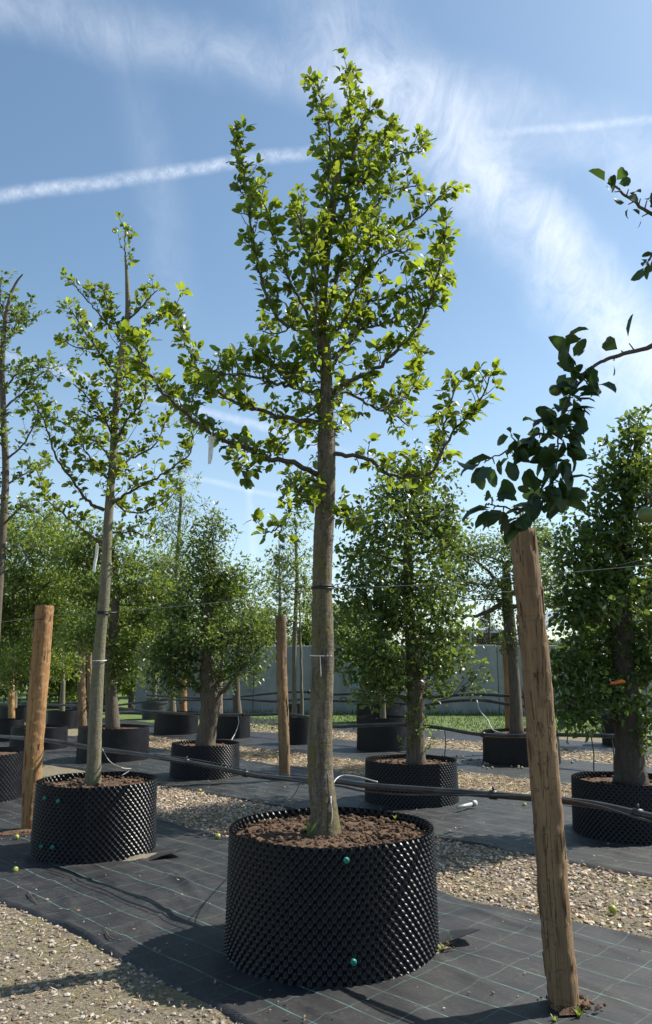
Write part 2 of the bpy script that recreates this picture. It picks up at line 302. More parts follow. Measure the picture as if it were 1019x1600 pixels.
# ------------------------------------------------------------------ the setting
UV = np.array([-.70711, .70711, 0]); NV = np.array([.70711, .70711, 0])      # along a row (away), across the rows
def grid(x0, x1, y0, y1, nx, ny, fz):
    X, Y = np.meshgrid(np.linspace(x0, x1, nx + 1), np.linspace(y0, y1, ny + 1)); Z = fz(X, Y)
    V = np.stack([X, Y, Z], -1).reshape(-1, 3); i = np.arange(nx * ny); r, c_ = i // nx, i % nx; a = r * (nx + 1) + c_
    return V, np.stack([a, a + 1, a + nx + 2, a + nx + 1], 1)
V, F = grid(-900, 900, -60, 1800, 12, 12, lambda X, Y: X * 0)
tag(obj('ground', mkmesh('ground', V, F, M['earth'])), kind='structure')
def wob1(x, s): return np.sin(x * 1.7 + s) + .6 * np.sin(x * 4.1 + 2 * s) + .35 * np.sin(x * 9.7 + 3 * s)
def cloth_strip(n0, n1, u0, u1, seed, nx, ny):
    def fz(X, Y):
        z = .016 + .005 * np.sin(X * 3.1 + Y * 2 + seed) * np.sin(Y * 4.3 + X * .9) + .0028 * np.sin(X * 11 + 5 * np.sin(Y * 3 + seed)) + .0022 * np.sin(Y * 23 + 2.5 * np.sin(X * 2.2 + seed))
        for q in range(70):          # creases
            cu, cn, a = wr.uniform(u0, min(u1, u0 + 16)), wr.uniform(n0 + .1, n1 - .1), wr.normal(.25, .5); L = wr.uniform(.25, .9); w_ = wr.uniform(.018, .045); A = wr.uniform(.004, .013)
            du = (X - cu) * math.cos(a) + (Y - cn) * math.sin(a); dn = -(X - cu) * math.sin(a) + (Y - cn) * math.cos(a) + .05 * np.sin(du * 4 + q); z = z + A * np.exp(-(dn / w_) ** 2 - (du / L) ** 2)
        e = np.minimum(Y - n0, n1 - Y); z = z + .022 * np.exp(-(e / .05) ** 2) * (.5 + .5 * np.sin(X * 2.3 + seed) * np.sin(X * 5.1)) 
        return np.where(e < 1e-6, .001, z)
    V, F = grid(u0, u1, n0, n1, nx, ny, fz)
    k = (V[:, 1] - n0) / (n1 - n0); V[:, 1] += .025 * wob1(V[:, 0], seed) * np.where(k < .5, 1 - 2 * k, 0) ** 2 + .03 * wob1(V[:, 0], seed + 5) * np.where(k > .5, 2 * k - 1, 0) ** 2
    o = obj('weed_cloth', mkmesh('weed_cloth', V, F, M['cloth'])); o.rotation_euler = (0, 0, R(135))
    # local x is u, local y is -n after a 135 degree turn: flip so that y grows with n
    o.scale = (1, -1, 1); return tag(o, kind='structure')
cloth_strip(2.49, 4.83, -4, 26, .3, 620, 110)
cloth_strip(6.22, 8.85, -4, 30, 1.7, 520, 90)
cloth_strip(10.2, 12.9, -6, 34, 3.1, 200, 24)
cloth_strip(14.4, 16.4, -9, 36, 4.4, 120, 12)
# lawn before and behind the wall
WA, WB = np.array([-6.8, 28.0, 0]), np.array([20, 25.9, 0]); wd = (WB - WA) / np.linalg.norm(WB - WA); wn = np.array([-wd[1], wd[0], 0])
p0 = G(300, 1136); p1 = G(1019, 1146)
V = [(-2.9, 20.8, .006), (14, 18.6, .006), (26, 17.9, .006), (26, 25.6, .006), (20, 25.95, .006), (-6.8, 28.05, .006), (-11, 21.9, .006)]
tag(obj('lawn', mkmesh('lawn', V, [tuple(range(7))], M['lawn'])), kind='structure')
V = [(-160, 24, .005), (-11.2, 22.0, .005), (-7, 28.1, .005), (20, 26.4, .005), (160, 20, .005), (400, 600, .005), (-400, 600, .005)]
tag(obj('meadow', mkmesh('meadow', V, [tuple(range(7))], M['lawn'])), kind='structure')
def inpoly(P, poly):
    x, y = P[:, 0], P[:, 1]; r = np.zeros(len(P), bool); j = len(poly) - 1
    for i in range(len(poly)):
        xi, yi = poly[i][:2]; xj, yj = poly[j][:2]
        r ^= ((yi > y) != (yj > y)) & (x < (xj - xi) * (y - yi) / (yj - yi + 1e-12) + xi); j = i
    return r
def blades(n, box, poly, h, wdt):
    P = np.stack([rng.uniform(box[0], box[1], n), rng.uniform(box[2], box[3], n)], 1); P = P[inpoly(P, poly)]; n = len(P)
    a = rng.uniform(0, 6.28, n); ht = h * rng.uniform(.4, 1.3, n); ln_ = rng.normal(0, .35, (n, 2)) * ht[:, None]
    dx = np.cos(a) * wdt; dy = np.sin(a) * wdt; z = np.zeros(n)
    V = np.stack([np.stack([P[:, 0] - dx, P[:, 1] - dy, z], 1), np.stack([P[:, 0] + dx, P[:, 1] + dy, z], 1), np.stack([P[:, 0] + ln_[:, 0], P[:, 1] + ln_[:, 1], ht], 1)], 1).reshape(-1, 3)
    return V, np.arange(3 * n).reshape(-1, 3), np.repeat(rng.random(n), 3)
LP = [(-2.9, 20.8), (14, 18.6), (14, 26.3), (-6, 28)]
V, F, tn = blades(26000, (-6, 14, 18.5, 28), LP, .06, .012)
tag(obj('lawn_grass', mkmesh('lawn_grass', V, F, M['grass'], False, tn)), 'short sunlit grass in front of the concrete wall', 'grass', kind='stuff')
V, F, tn = blades(6000, (-6, 18, 25.5, 28.2), [tuple((WA + wd * s - wn * q)[:2]) for s, q in ((.2, .05), (26, .05), (26, .5), (.2, .5))], .22, .02)
tag(obj('wall_foot_weeds', mkmesh('wall_foot_weeds', V, F, M['grass'], False, tn * .5)), 'taller dark weeds along the foot of the concrete wall', 'weeds', kind='stuff')

# ---- concrete wall of upright panels
wall = empty('concrete_wall', WA, 'long grey concrete wall of upright panels behind the lawn', 'wall')
ang = math.atan2(wd[1], wd[0]); wall.rotation_euler = (0, 0, ang)
def bevbox(x0, x1, y0, y1, z0, z1, bv, seg=1):
    bm = bmesh.new(); vs_, fs_ = bxv(x0, x1, y0, y1, z0, z1); vv = [bm.verts.new(v) for v in vs_]
    for f in fs_: bm.faces.new([vv[i] for i in f])
    bmesh.ops.bevel(bm, geom=list(bm.edges), offset=bv, segments=seg, affect='EDGES', profile=.7)
    bmesh.ops.recalc_face_normals(bm, faces=bm.faces); return bm
def bmobj(name, bm, mat, parent=None, loc=(0, 0, 0), smooth=False):
    me = bpy.data.meshes.new(name); bm.to_mesh(me); bm.free(); me.materials.append(mat)
    if smooth: me.polygons.foreach_set('use_smooth', np.full(len(me.polygons), True))
    return obj(name, me, parent, loc)
pw = 4.25; pm = None
for k in range(7):
    hgt = 2.34
    if pm is None: q = bmobj('panel', bevbox(.012, pw - .012, 0, .24, 0, hgt, .02), M['concrete'], wall, (k * pw, 0, 0)); pm = q.data
    else: q = obj('panel', pm, wall, (k * pw, .012 * math.sin(k * 2.1), .012 * math.sin(k * 3.7)))
S = Soup(); S.add(*bxv(0, 7 * pw, .06, .2, 0, 2.25)); obj('backing', S.mesh('backing', M['concrete'], smooth=False), wall)

# ---- buildings behind the wall
def at_px(x, y, Y): return at(x, y, Y)
sh = at(735, 1005, 46); shed = empty('wooden_shed', (sh[0], 46, 0), 'brown boarded shed with pale flat roof behind the wall', 'shed')
S = Soup(); S.add(*bxv(-2.6, 2.6, .02, 5, 0, 3.55)); obj('wall', S.mesh('wall', M['boards'], smooth=False), shed)
bmb = None
for k in range(14):
    if bmb is None: q = bmobj('board', bevbox(0, .34, -.05, .0, 0, 3.5, .01), M['boards'], shed, (-2.6 + k * .37, 0, .02)); bmb = q.data
    else: obj('board', bmb, shed, (-2.6 + k * .37, -.012 * (k % 2), .02))
bmobj('roof', bevbox(-2.95, 2.95, -.4, 5.4, 3.56, 3.78, .03), M['whitemetal'], shed)
for xx in (-2.5, 0, 2.5): bmobj('post', bevbox(xx - .07, xx + .07, -.2, -.07, 0, 3.555, .01), M['greymetal'], shed)
gh = at(935, 1000, 40); gre = empty('greenhouse', (gh[0], 40, 0), 'white framed greenhouse with sloping roof bars behind the wall', 'greenhouse')
for k in range(6):
    y = k * 1.6; S = Soup()
    for a_, c_ in (((-4, y, 0), (-4, y, 2.9)), ((4, y, 0), (4, y, 2.9)), ((-4, y, 2.9), (0, y, 4.9)), ((4, y, 2.9), (0, y, 4.9)), ((-4, y, 2.9), (4, y, 2.9))):
        S.add(*tube([a_, c_], .06, 6))
    obj('frame_arch', S.mesh('frame_arch', M['whitemetal']), gre)
for (xx, z) in ((-4, 2.9), (-2, 3.9), (0, 4.9), (2, 3.9), (4, 2.9)):
    S = Soup(); S.add(*tube([(xx, -.05, z), (xx, 8.05, z)], .05, 6)); obj('purlin', S.mesh('purlin', M['whitemetal']), gre)
for s_ in (-1, 1):
    S = Soup(); S.add([(s_ * 4.05, 0, 2.97), (s_ * .02, 0, 4.98), (s_ * .02, 8, 4.98), (s_ * 4.05, 8, 2.97), (s_ * 4.05, 0, 3.0), (s_ * .02, 0, 5.01), (s_ * .02, 8, 5.01), (s_ * 4.05, 8, 3.0)], [(0, 1, 2, 3), (7, 6, 5, 4), (0, 4, 5, 1), (1, 5, 6, 2), (2, 6, 7, 3), (3, 7, 4, 0)])
    obj('roof_sheet', S.mesh('roof_sheet', M['greymetal'], smooth=False), gre)

# ------------------------------------------------------------------ stones and litter on the open ground
ph = (1 + 5 ** .5) / 2
ICO = np.array([(-1, ph, 0), (1, ph, 0), (-1, -ph, 0), (1, -ph, 0), (0, -1, ph), (0, 1, ph), (0, -1, -ph), (0, 1, -ph), (ph, 0, -1), (ph, 0, 1), (-ph, 0, -1), (-ph, 0, 1)]) / math.sqrt(1 + ph * ph)
ICF = np.array([(0, 11, 5), (0, 5, 1), (0, 1, 7), (0, 7, 10), (0, 10, 11), (1, 5, 9), (5, 11, 4), (11, 10, 2), (10, 7, 6), (7, 1, 8), (3, 9, 4), (3, 4, 2), (3, 2, 6), (3, 6, 8), (3, 8, 9), (4, 9, 5), (2, 4, 11), (6, 2, 10), (8, 6, 7), (9, 8, 1)])
def stones(P, size, flat=.6):
    n = len(P); A = ICO[None] * rng.uniform(.72, 1.15, (n, 12, 1)); s = size[:, None] * np.stack([rng.uniform(.7, 1.3, n), rng.uniform(.6, 1.1, n), flat * rng.uniform(.6, 1.1, n)], 1)
    A = A * s[:, None, :]; a = rng.uniform(0, 6.28, n); ca, sa = np.cos(a)[:, None], np.sin(a)[:, None]
    V = np.stack([A[..., 0] * ca - A[..., 1] * sa, A[..., 0] * sa + A[..., 1] * ca, A[..., 2]], -1) + P[:, None, :]
    F = (ICF[None] + (np.arange(n) * 12)[:, None, None]).reshape(-1, 3); return V.reshape(-1, 3), F, np.repeat(rng.random(n), 12)
def un(u, n, z=0): return u[:, None] * UV + n[:, None] * NV + np.array([0, 0, 1.])[None] * (z if np.isscalar(z) else z[:, None])
def scatter(n, u0, u1, n0, n1, foot=True):
    u = rng.uniform(u0, u1, n); q = rng.uniform(n0, n1, n); P = un(u, q)
    ok = (P[:, 1] > 2.5) & (np.abs(P[:, 0]) < .46 * P[:, 1] + .6); return P[ok]
def stone_field(name, n, u0, u1, n0, n1, s0, s1, label, clump=0., tmul=(0, 1)):
    P = scatter(n, u0, u1, n0, n1); cq = np.sin(P[:, 0] * 5.1 + 2 * np.sin(P[:, 1] * 3.3)) * np.sin(P[:, 1] * 4.7 + 1.3 * np.sin(P[:, 0] * 6)); P = P[cq + rng.uniform(-1.1, 1.1, len(P)) > -.35]
    sz = s0 + (s1 - s0) * rng.random(len(P)) ** 2.6; P[:, 2] = sz * .25
    V, F, tn = stones(P, sz); tag(obj(name, mkmesh(name, V, F, M['pebble'], False, tmul[0] + (tmul[1] - tmul[0]) * tn)), label, 'gravel', kind='stuff')
stone_field('gravel', 40000, -3, 11, 4.79, 6.27, .006, .024, 'pale and reddish gravel between the two nearest cloth strips')
stone_field('grit', 26000, 1.5, 8, .4, 2.52, .0022, .020, 'loose pebbles on mossy earth at the near cloth edge', tmul=(.0, .7))
stone_field('far_gravel', 7000, -3, 16, 8.8, 10.25, .01, .028, 'gravel and straw band behind the second cloth strip')
stone_field('farther_gravel', 4000, -4, 18, 12.8, 14.5, .015, .04, 'distant pale gravel band before the lawn')
def litter(name, n, u0, u1, n0, n1, l0, l1, wd_, label, lift=.03):
    P = scatter(n, u0, u1, n0, n1); n = len(P); a = rng.uniform(0, 6.28, n); l = rng.uniform(l0, l1, n); d = np.stack([np.cos(a), np.sin(a), rng.normal(0, .22, n)], 1) * l[:, None] * .5
    s = np.stack([-np.sin(a), np.cos(a), rng.normal(0, .5, n)], 1) * (wd_ * rng.uniform(.5, 1.3, n))[:, None]; P[:, 2] = rng.uniform(.008, lift, n)
    V = np.stack([P - d, P + s, P + d + np.array([0, 0, .004]), P - s], 1).reshape(-1, 3)
    tag(obj(name, mkmesh(name, V, np.arange(4 * n).reshape(-1, 4), M['litter'], False, np.repeat(rng.random(n), 4))), label, 'litter', kind='stuff')
litter('dry_straw', 16000, -3, 16, 8.8, 10.25, .05, .2, .005, 'dry straw lying on the gravel behind the second cloth')
litter('dead_leaves', 9000, -3, 11, 4.8, 6.25, .02, .05, .010, 'brown leaf litter on the gravel between cloth strips')
litter('dry_grass_bits', 9000, 1.5, 8, .4, 2.5, .008, .05, .003, 'dry grass bits on the near mossy earth', .018)
litter('far_straw', 5000, -4, 18, 12.8, 14.5, .08, .25, .008, 'dry straw on the distant gravel band')
P = scatter(520, -2, 12, 2.55, 4.8); P[:, 2] = .022; V, F, tn = stones(P, .003 + .008 * rng.random(len(P)) ** 3)
tag(obj('cloth_crumbs', mkmesh('cloth_crumbs', V, F, M['pebble'], False, tn)), 'small crumbs and grit strewn over the nearest cloth', 'grit', kind='stuff')
P = scatter(1100, -2, 14, 6.3, 8.8); P[:, 2] = .02; V, F, tn = stones(P, .004 + .010 * rng.random(len(P)) ** 3)
tag(obj('cloth_grit', mkmesh('cloth_grit', V, F, M['pebble'], False, tn)), 'small crumbs strewn over the second cloth strip', 'grit', kind='stuff')
P = un(rng.uniform(1.6, 5.5, 70), 2.62 + np.abs(rng.normal(0, .12, 70))); n = len(P); P[:, 2] = .03
a = rng.uniform(0, 6.28, n); l = rng.uniform(.006, .016, n); d = np.stack([np.cos(a), np.sin(a), rng.normal(0, .3, n)], 1) * l[:, None]; s = np.stack([-np.sin(a), np.cos(a), rng.normal(0, .5, n)], 1) * (.5 * l)[:, None]
tag(obj('cloth_edge_litter', mkmesh('cloth_edge_litter', np.stack([P - d, P + s, P + d, P - s], 1).reshape(-1, 3), np.arange(4 * n).reshape(-1, 4), M['litter'], False, np.repeat(rng.random(n) * .5, 4))), 'dry brown litter on the near edge of the cloth', 'litter', kind='stuff')

# ------------------------------------------------------------------ knobbly pots
def pot_mesh(D, h, sub, corner=None, pitch=.05, seed=0.):
    na = int(round(math.pi * D / pitch)) * 2; nb = max(8, int(round(h / .0275)))
    if nb % 2: nb += 1
    nx, ny = na * sub, nb * sub
    A, B = np.meshgrid(np.arange(nx) / sub, np.arange(ny + 1) / sub); th = A / na * 2 * math.pi; z = B / nb * h
    c = np.cos(math.pi * A) * np.cos(math.pi * B); d = np.sign(c) * np.minimum(1, 1.18 * np.abs(c)) ** 1.25
    Rr = D / 2 * (1 +   .024 * (1 - z / h) + .010 * np.sin(2 * th + seed) + .006 * np.sin(3 * th + 2 * seed + z * 3))
    if corner is not None:
        for q in corner: dt = np.abs((th - q + math.pi) % (2 * math.pi) - math.pi); Rr = Rr * (1 + .075 * np.exp(-dt / .28) - .012)
    Rr = Rr + d * .0125; z = z + .003 * np.sin(th * 5 + seed) * (z / h)
    V = np.stack([Rr * np.cos(th), Rr * np.sin(th), z], -1).reshape(-1, 3)
    i = np.arange(nx * ny); r, c_ = i // nx, i % nx; c2 = (c_ + 1) % nx
    return V, np.stack([r * nx + c_, r * nx + c2, (r + 1) * nx + c2, (r + 1) * nx + c_], 1)
def soil_mesh(D, z0, amp, nr=14, na=56):
    V = [(0, 0, z0 + amp)]; F = []
    for i in range(1, nr + 1):
        for k in range(na):
            r = (D / 2 - .004) * i / nr; a = 2 * math.pi * k / na; x, y = r * math.cos(a), r * math.sin(a)
            V.append((x, y, z0 + amp * (.9 * math.sin(x * 13 + y * 7) * math.cos(y * 11) + rng.uniform(-.8, .8)) - .012 * (i / nr) ** 3))
    for k in range(na): F.append((0, 1 + k, 1 + (k + 1) % na))
    for i in range(nr - 1):
        for k in range(na):
            a, b_ = 1 + i * na + k, 1 + i * na + (k + 1) % na; F.append((a, a + na, b_ + na, b_))
    return V, F
bolt_me = None
def bolt(parent, x, y, z, a):
    global bolt_me
    if bolt_me is None:
        S = Soup(); S.add(*tube([(0, 0, 0), (.012, 0, 0), (.017, 0, 0)], [.016, .016, .012], 12)); S.add(*bxv(.0165, .022, -.003, .003, -.011, .011)); S.add(*bxv(.0165, .022, -.011, .011, -.003, .003)); bolt_me = S.mesh('bolt', M['bolt'], smooth=False)
    o = obj('bolt', bolt_me, parent, (x, y, z)); o.rotation_euler = (0, 0, a)
POTS = []
def pot(c, D, h, label, sub=2, corner=None, bolts=(), clods=0, seed=0., dz=.05, group='black knobbly tree containers'):
    e = empty('tree_container', (c[0], c[1], .012), label, 'container', group); POTS.append((c[0], c[1], D / 2))
    obj('pot_wall', mkmesh('pot_wall', *pot_mesh(D, h, sub, corner, seed=seed), M['pot']), e)
    s = obj('soil', mkmesh('soil', *soil_mesh(D * .985, h - dz, .008), M['soil']), e)
    if clods:
        r = D / 2 * .95 * np.sqrt(rng.random(clods)); a = rng.uniform(0, 6.28, clods); P = np.stack([r * np.cos(a), r * np.sin(a), np.full(clods, h - dz + .006)], 1)
        V, F, tn = stones(P, .006 + .02 * rng.random(clods) ** 2.2, .8); tag(obj('soil_clods', mkmesh('soil_clods', V, F, M['soil'], False, tn), s), kind='stuff')
    for (da, z) in bolts:
        a = R(da); rr = D / 2 * (1 + .035 * (1 - z / h)) + .012
        if corner is not None:
            for q in corner: dt = abs((a - q + math.pi) % (2 * math.pi) - math.pi); rr = rr * (1 + .075 * math.exp(-dt / .28) - .012)
        bolt(e, (rr - .006) * math.cos(a), (rr - .006) * math.sin(a), z, a)
    return e
cM, cL, cX = G(518, 1480), G(147, 1330), G(-38, 1248)
cA, cB, cC, cE, cF = G(985, 1303), G(643, 1252), G(320, 1213), G(176, 1187), G(60, 1170)
cD, cG, cH, cI, cJ = G(815, 1192), G(598, 1172), G(463, 1163), G(362, 1153), G(275, 1147)
cR = np.array([2.35, 2.5, 0])
pot(cM, 1.19, .66, 'large black knobbly container holding the tall leafy apple tree', 4, None, [(-83, .60), (-80, .12)], 900, .4)
pot(cL, 1.03, .60, 'black knobbly container with an angular corner and four green bolts', 4, [R(-82)], [(-128, .50), (-110, .49), (-126, .12), (-112, .13)], 300, 1.4)
pot(cX, 1.14, .55, 'black knobbly container of the slim tree beside the orange stake', 2, None, (), 60, 2.)
pot(cA, 1.02, .51, 'black knobbly container under the thick dark trunk with orange tape', 3, None, (), 120, 3.)
pot(cB, 1.10, .48, 'black knobbly container under the trunk with bright shoots at its foot', 3, [R(-60)], (), 160, 1.)
pot(cC, 1.00, .47, 'black knobbly container under the stout forked trunk', 3, [R(-75)], (), 100, 2.2)
pot(cE, 1.20, .55, 'wide black knobbly container behind the container with green bolts', 2, [R(-70)], (), 60, .7)
pot(cF, 1.05, .42, 'low black knobbly container beyond the orange stake', 2, None, (), 0, .7)
pot(cD, 1.24, .51, 'black knobbly container under the tree with low horizontal branches', 2, None, (), 60, 1.1)
pot(cG, .98, .62, 'tall black knobbly container behind the bushy tree with bright shoots', 2, None, (), 0, 3.1)
pot(cH, .62, .55, 'narrow black container with two thin grey trunks', 2, None, (), 0, .1)
pot(cI, .82, .52, 'black container standing behind the stout forked trunk', 2, [R(-60)], (), 0, .1)
pot(cJ, 1.02, .50, 'black container standing left of the stout forked trunk', 2, None, (), 0, .5)
pot(cR, 1.2, .62, 'black container under the overhanging fruiting apple tree', 2, None, (), 0, .5)
bx_ = [((24, 1128), 48, .42, 'flat black container at the left end of the far row'), ((97, 1138), 44, .45, 'far black container between orange stake and slender trunk'), ((8, 1158), 50, .45, 'black container half hidden behind the orange stake row'),
       ((595, 1129), 72, .72, 'far black container just above the tall container'), ((461, 1121), 26, .4, 'small far black container by the two thin trunks'), ((975, 1165), 60, .6, 'dark far container behind the trunk with orange tape')]
BG = []
for (p_, wpx, h, lab) in bx_:
    c = G(*p_); c = c if c[1] < 22 else c; BG.append(c); pot(c, wpx * pxm(c[1]), h * 1.0, lab, 2, None, (), 0, wpx, .05)
# smooth grey nursery pots
for (p_, wpx, h, lab) in (((240, 1124), 40, .55, 'smooth grey ribbed pot standing behind the row'), ((122, 1122), 26, .5, 'smooth grey ribbed pot beside the brown stake')):
    c = G(*p_); r = wpx * pxm(c[1]) / 2; e = empty('nursery_pot', (c[0], c[1], .006), lab, 'pot', 'smooth grey nursery pots')
    prof = [(r * .86, 0), (r * .9, h * .3), (r * .92, h * .31), (r * .95, h * .62), (r * .97, h * .63), (r * .99, h * .88), (r * 1.06, h * .89), (r * 1.06, h), (r * .99, h), (r * .97, h * .8)]
    V = []; F = []
    for q, (rr, z) in enumerate(prof): V += [(rr * math.cos(k * math.pi / 16), rr * math.sin(k * math.pi / 16), z) for k in range(32)]
    for q in range(len(prof) - 1):
        for k in range(32): F.append((q * 32 + k, q * 32 + (k + 1) % 32, q * 32 + 32 + (k + 1) % 32, q * 32 + 32 + k))
    obj('pot_wall', mkmesh('pot_wall', V, F, M['pot_grey'], False), e); obj('soil', mkmesh('soil', *soil_mesh(2 * r * .97, h * .86, .006, 5, 24), M['soil']), e)

# ------------------------------------------------------------------ wooden stakes
def stake(base, top, r0, r1, mat, label, knots=()):
    base = np.asarray(base, float); top = np.asarray(top, float); e = empty('wooden_stake', (base[0], base[1], 0), label, 'stake', 'wooden stakes along the rows')
    n, seg = 150, 40; sec = rng.uniform(0, 1, 9); per = rng.uniform(.10, .26, 9); V = []; F = []; ax = (top - base); L = np.linalg.norm(ax); axn = ax / L; u = np.cross(axn, (0, 1, 0)); u /= np.linalg.norm(u); v = np.cross(axn, u)
    ph_ = rng.uniform(0, 6, 8); thr = np.arange(seg) * 2 * math.pi / seg
    for i in range(n + 1):
        s = i / n; z = s * L; r = r0 + (r1 - r0) * s
        rr = r * (1 + .05 * np.sin(thr + ph_[0] + z * 1.1) + .03 * np.sin(2 * thr + ph_[1] - z * 2.3) + .022 * np.sin(5 * thr + ph_[2] + z * 3) + .02 * np.sin(thr * 3 + z * 9 + ph_[3]) + rng.uniform(-.012, .012, seg))
        for (kz, ka, ks) in knots:
            da = (thr - ka + math.pi) % (2 * math.pi) - math.pi; rr = rr + r * .16 * ks * np.exp(-(da / .3) ** 2 - ((z - kz) / .045) ** 2)
        # shallow axe flats
        rr = rr - r * .05 * np.maximum(0, np.sin(z * 7 + ph_[4] + 2 * np.sin(thr + ph_[5])) - .6)
        si = ((thr / (2 * math.pi) * 9 + .35 * math.sin(z * 5) + .2 * np.sin(z * 13 + thr)) % 9).astype(int); sw = (z / per[si] + sec[si] + .06 * np.sin(thr * 7)) % 1
        rr = rr + r * .055 * (sw - .5)
        if i == n: rr = rr * .95
        off = u * .012 * math.sin(z * 1.9 + ph_[6]) + v * .01 * math.sin(z * 2.7 + ph_[7])
        V += list(axn * z + off + (np.cos(thr) * rr)[:, None] * u + (np.sin(thr) * rr)[:, None] * v - axn * (.12 * (1 - s)))
    for i in range(n):
        for k in range(seg): F.append((i * seg + k, i * seg + (k + 1) % seg, (i + 1) * seg + (k + 1) % seg, (i + 1) * seg + k))
    nV = n * seg + seg; V += [V[n * seg + k] * 1.0 for k in range(seg)]
    F.append(tuple(nV + k for k in range(seg)))
    obj('shaft', mkmesh('shaft', V, F, mat), e)
    # torn strips of bark and splinters left on the shaft
    S = Soup()
    for k in range(60):
        a = rng.uniform(0, 6.28); z = rng.uniform(.05, .95) * L; l = rng.uniform(.04, .16); r = (r0 + (r1 - r0) * z / L) * 1.03; wd_ = rng.uniform(.004, .012)
        c = axn * z + u * .012 * math.sin(z * 1.9 + ph_[6]) + v * .01 * math.sin(z * 2.7 + ph_[7]); o_ = u * math.cos(a) + v * math.sin(a); tg = -u * math.sin(a) + v * math.cos(a)
        S.add([c + o_ * r - tg * wd_, c + o_ * r + tg * wd_, c + o_ * (r + .004) + axn * l + tg * wd_ * .7, c + o_ * (r + .004) + axn * l - tg * wd_ * .7, c + o_ * (r - .01) + axn * l * .5], [(0, 1, 2, 3), (0, 4, 1), (1, 4, 2), (2, 4, 3), (3, 4, 0)])
    tag(obj('bark_shreds', S.mesh('bark_shreds', mat, smooth=False), e), kind='stuff')
    return e
pb = G(886, 1574); stake(pb, at(812, 828, 4.02), 23.5 * pxm(3.9), 20.5 * pxm(4.1), M['wood'], 'tall brown leaning stake beside the large container', [(1.42, -1.8, 1), (1.18, -1.2, 1), (.7, -1.4, .6), (1.75, -2.2, .5)])
pb = G(46, 1298); stake(pb, at(69, 947, 8.15), 13.5 * pxm(8), 14 * pxm(8.2), M['wood_orange'], 'thick orange brown stake beside the container with green bolts', [(1.2, -1.4, .5)])
pb = G(444, 1221); stake(pb, at(440, 962, 11.4), 8.5 * pxm(11.4), 8 * pxm(11.4), M['wood'], 'brown stake standing on the second cloth behind the large tree')
for (b_, tp, wpx, lab, mt) in (((129, 1150), (127, 1000), 6.5, 'brown stake behind the slender grey trunk', 'wood'), ((653, 1215), (655, 985), 8, 'stake hidden in the bushy tree with bright shoots', 'wood'), ((797, 1180), (790, 985), 6.5, 'reddish stake behind the tree with horizontal branches', 'wood_orange'),
                              ((288, 1133), (286, 1050), 6, 'short stake left of the stout forked trunk', 'wood_orange'), ((18, 1130), (17, 1045), 5, 'far stake left of the thick orange stake', 'wood_orange'), ((342, 1150), (341, 1040), 5.5, 'grey stake behind the stout forked trunk', 'wood_grey'), ((140, 1122), (140, 1020), 4, 'far thin stake beside the slender grey trunk', 'wood')):
    q = G(*b_); stake(q, at(tp[0], tp[1], q[1]), wpx * pxm(q[1]), wpx * .95 * pxm(q[1]), M[mt], lab)

# ------------------------------------------------------------------ leaves
LEAF_V = np.array([(0, 0, 0), (0, .34, .045), (0, .70, .03), (0, 1.0, -.09), (-.27, .30, .12), (-.25, .66, .09), (.27, .30, .12), (.25, .66, .09), (-.13, .90, .0), (.13, .90, .0), (0, -.22, -.03)])
LEAF_F = np.array([(0, 1, 4), (1, 2, 5), (1, 5, 4), (2, 3, 8), (2, 8, 5), (0, 6, 1), (1, 7, 2), (1, 6, 7), (2, 9, 3), (2, 7, 9)])
SL_V = np.array([(0, 0, 0), (-.24, .45, .07), (0, 1, -.05), (.24, .45, .07), (0, .5, 0)]); SL_F = np.array([(0, 4, 1), (4, 2, 1), (0, 3, 4), (4, 3, 2)])
def unit(a): return a / (np.linalg.norm(a, axis=-1, keepdims=True) + 1e-9)
def frames(D, up):
    D = unit(D); S_ = unit(np.cross(D, up)); Nn_ = np.cross(S_, D); return S_, D, Nn_
def leafmesh(P, D, up, size, tone, small=False, narrow=1.):
    S_, D, Nn_ = frames(D, up); T = SL_V if small else LEAF_V; FF = SL_F if small else LEAF_F
    wv_ = rng.uniform(.8, 1.2, len(P))[:, None, None] * narrow; cv = rng.uniform(.3, 1.8, len(P))[:, None, None]
    V = P[:, None, :] + size[:, None, None] * (T[None, :, 0, None] * wv_ * S_[:, None] + T[None, :, 1, None] * D[:, None] + T[None, :, 2, None] * cv * Nn_[:, None])
    F = (FF[None] + (np.arange(len(P)) * len(T))[:, None, None]).reshape(-1, 3)
    return V.reshape(-1, 3), F, np.repeat(tone, len(T))
leaf_proto = {}
def leaf_objects(parent, org, P, D, up, size, tone, matname):
    """single leaves, sharing a handful of leaf meshes"""
    S_, Dd, Nn_ = frames(D, up)
    for i in range(len(P)):
        k = (matname, int(tone[i] * 4.999), i % 2)
        if k not in leaf_proto:
            T = LEAF_V.copy(); T[:, 0] *= .95 + .15 * k[2]; T[:, 2] *= .6 + .9 * k[2]; leaf_proto[k] = mkmesh('leaf', T, LEAF_F, M[matname], True, np.full(len(T), (k[1] + .5) / 5))
        o = bpy.data.objects.new('leaf', leaf_proto[k]); COL.objects.link(o); o.parent = parent
        m_ = np.eye(4); m_[:3, 0] = S_[i] * size[i]; m_[:3, 1] = Dd[i] * size[i]; m_[:3, 2] = Nn_[i] * size[i]; m_[:3, 3] = P[i] - org
        o.matrix_basis = Matrix(m_.tolist())

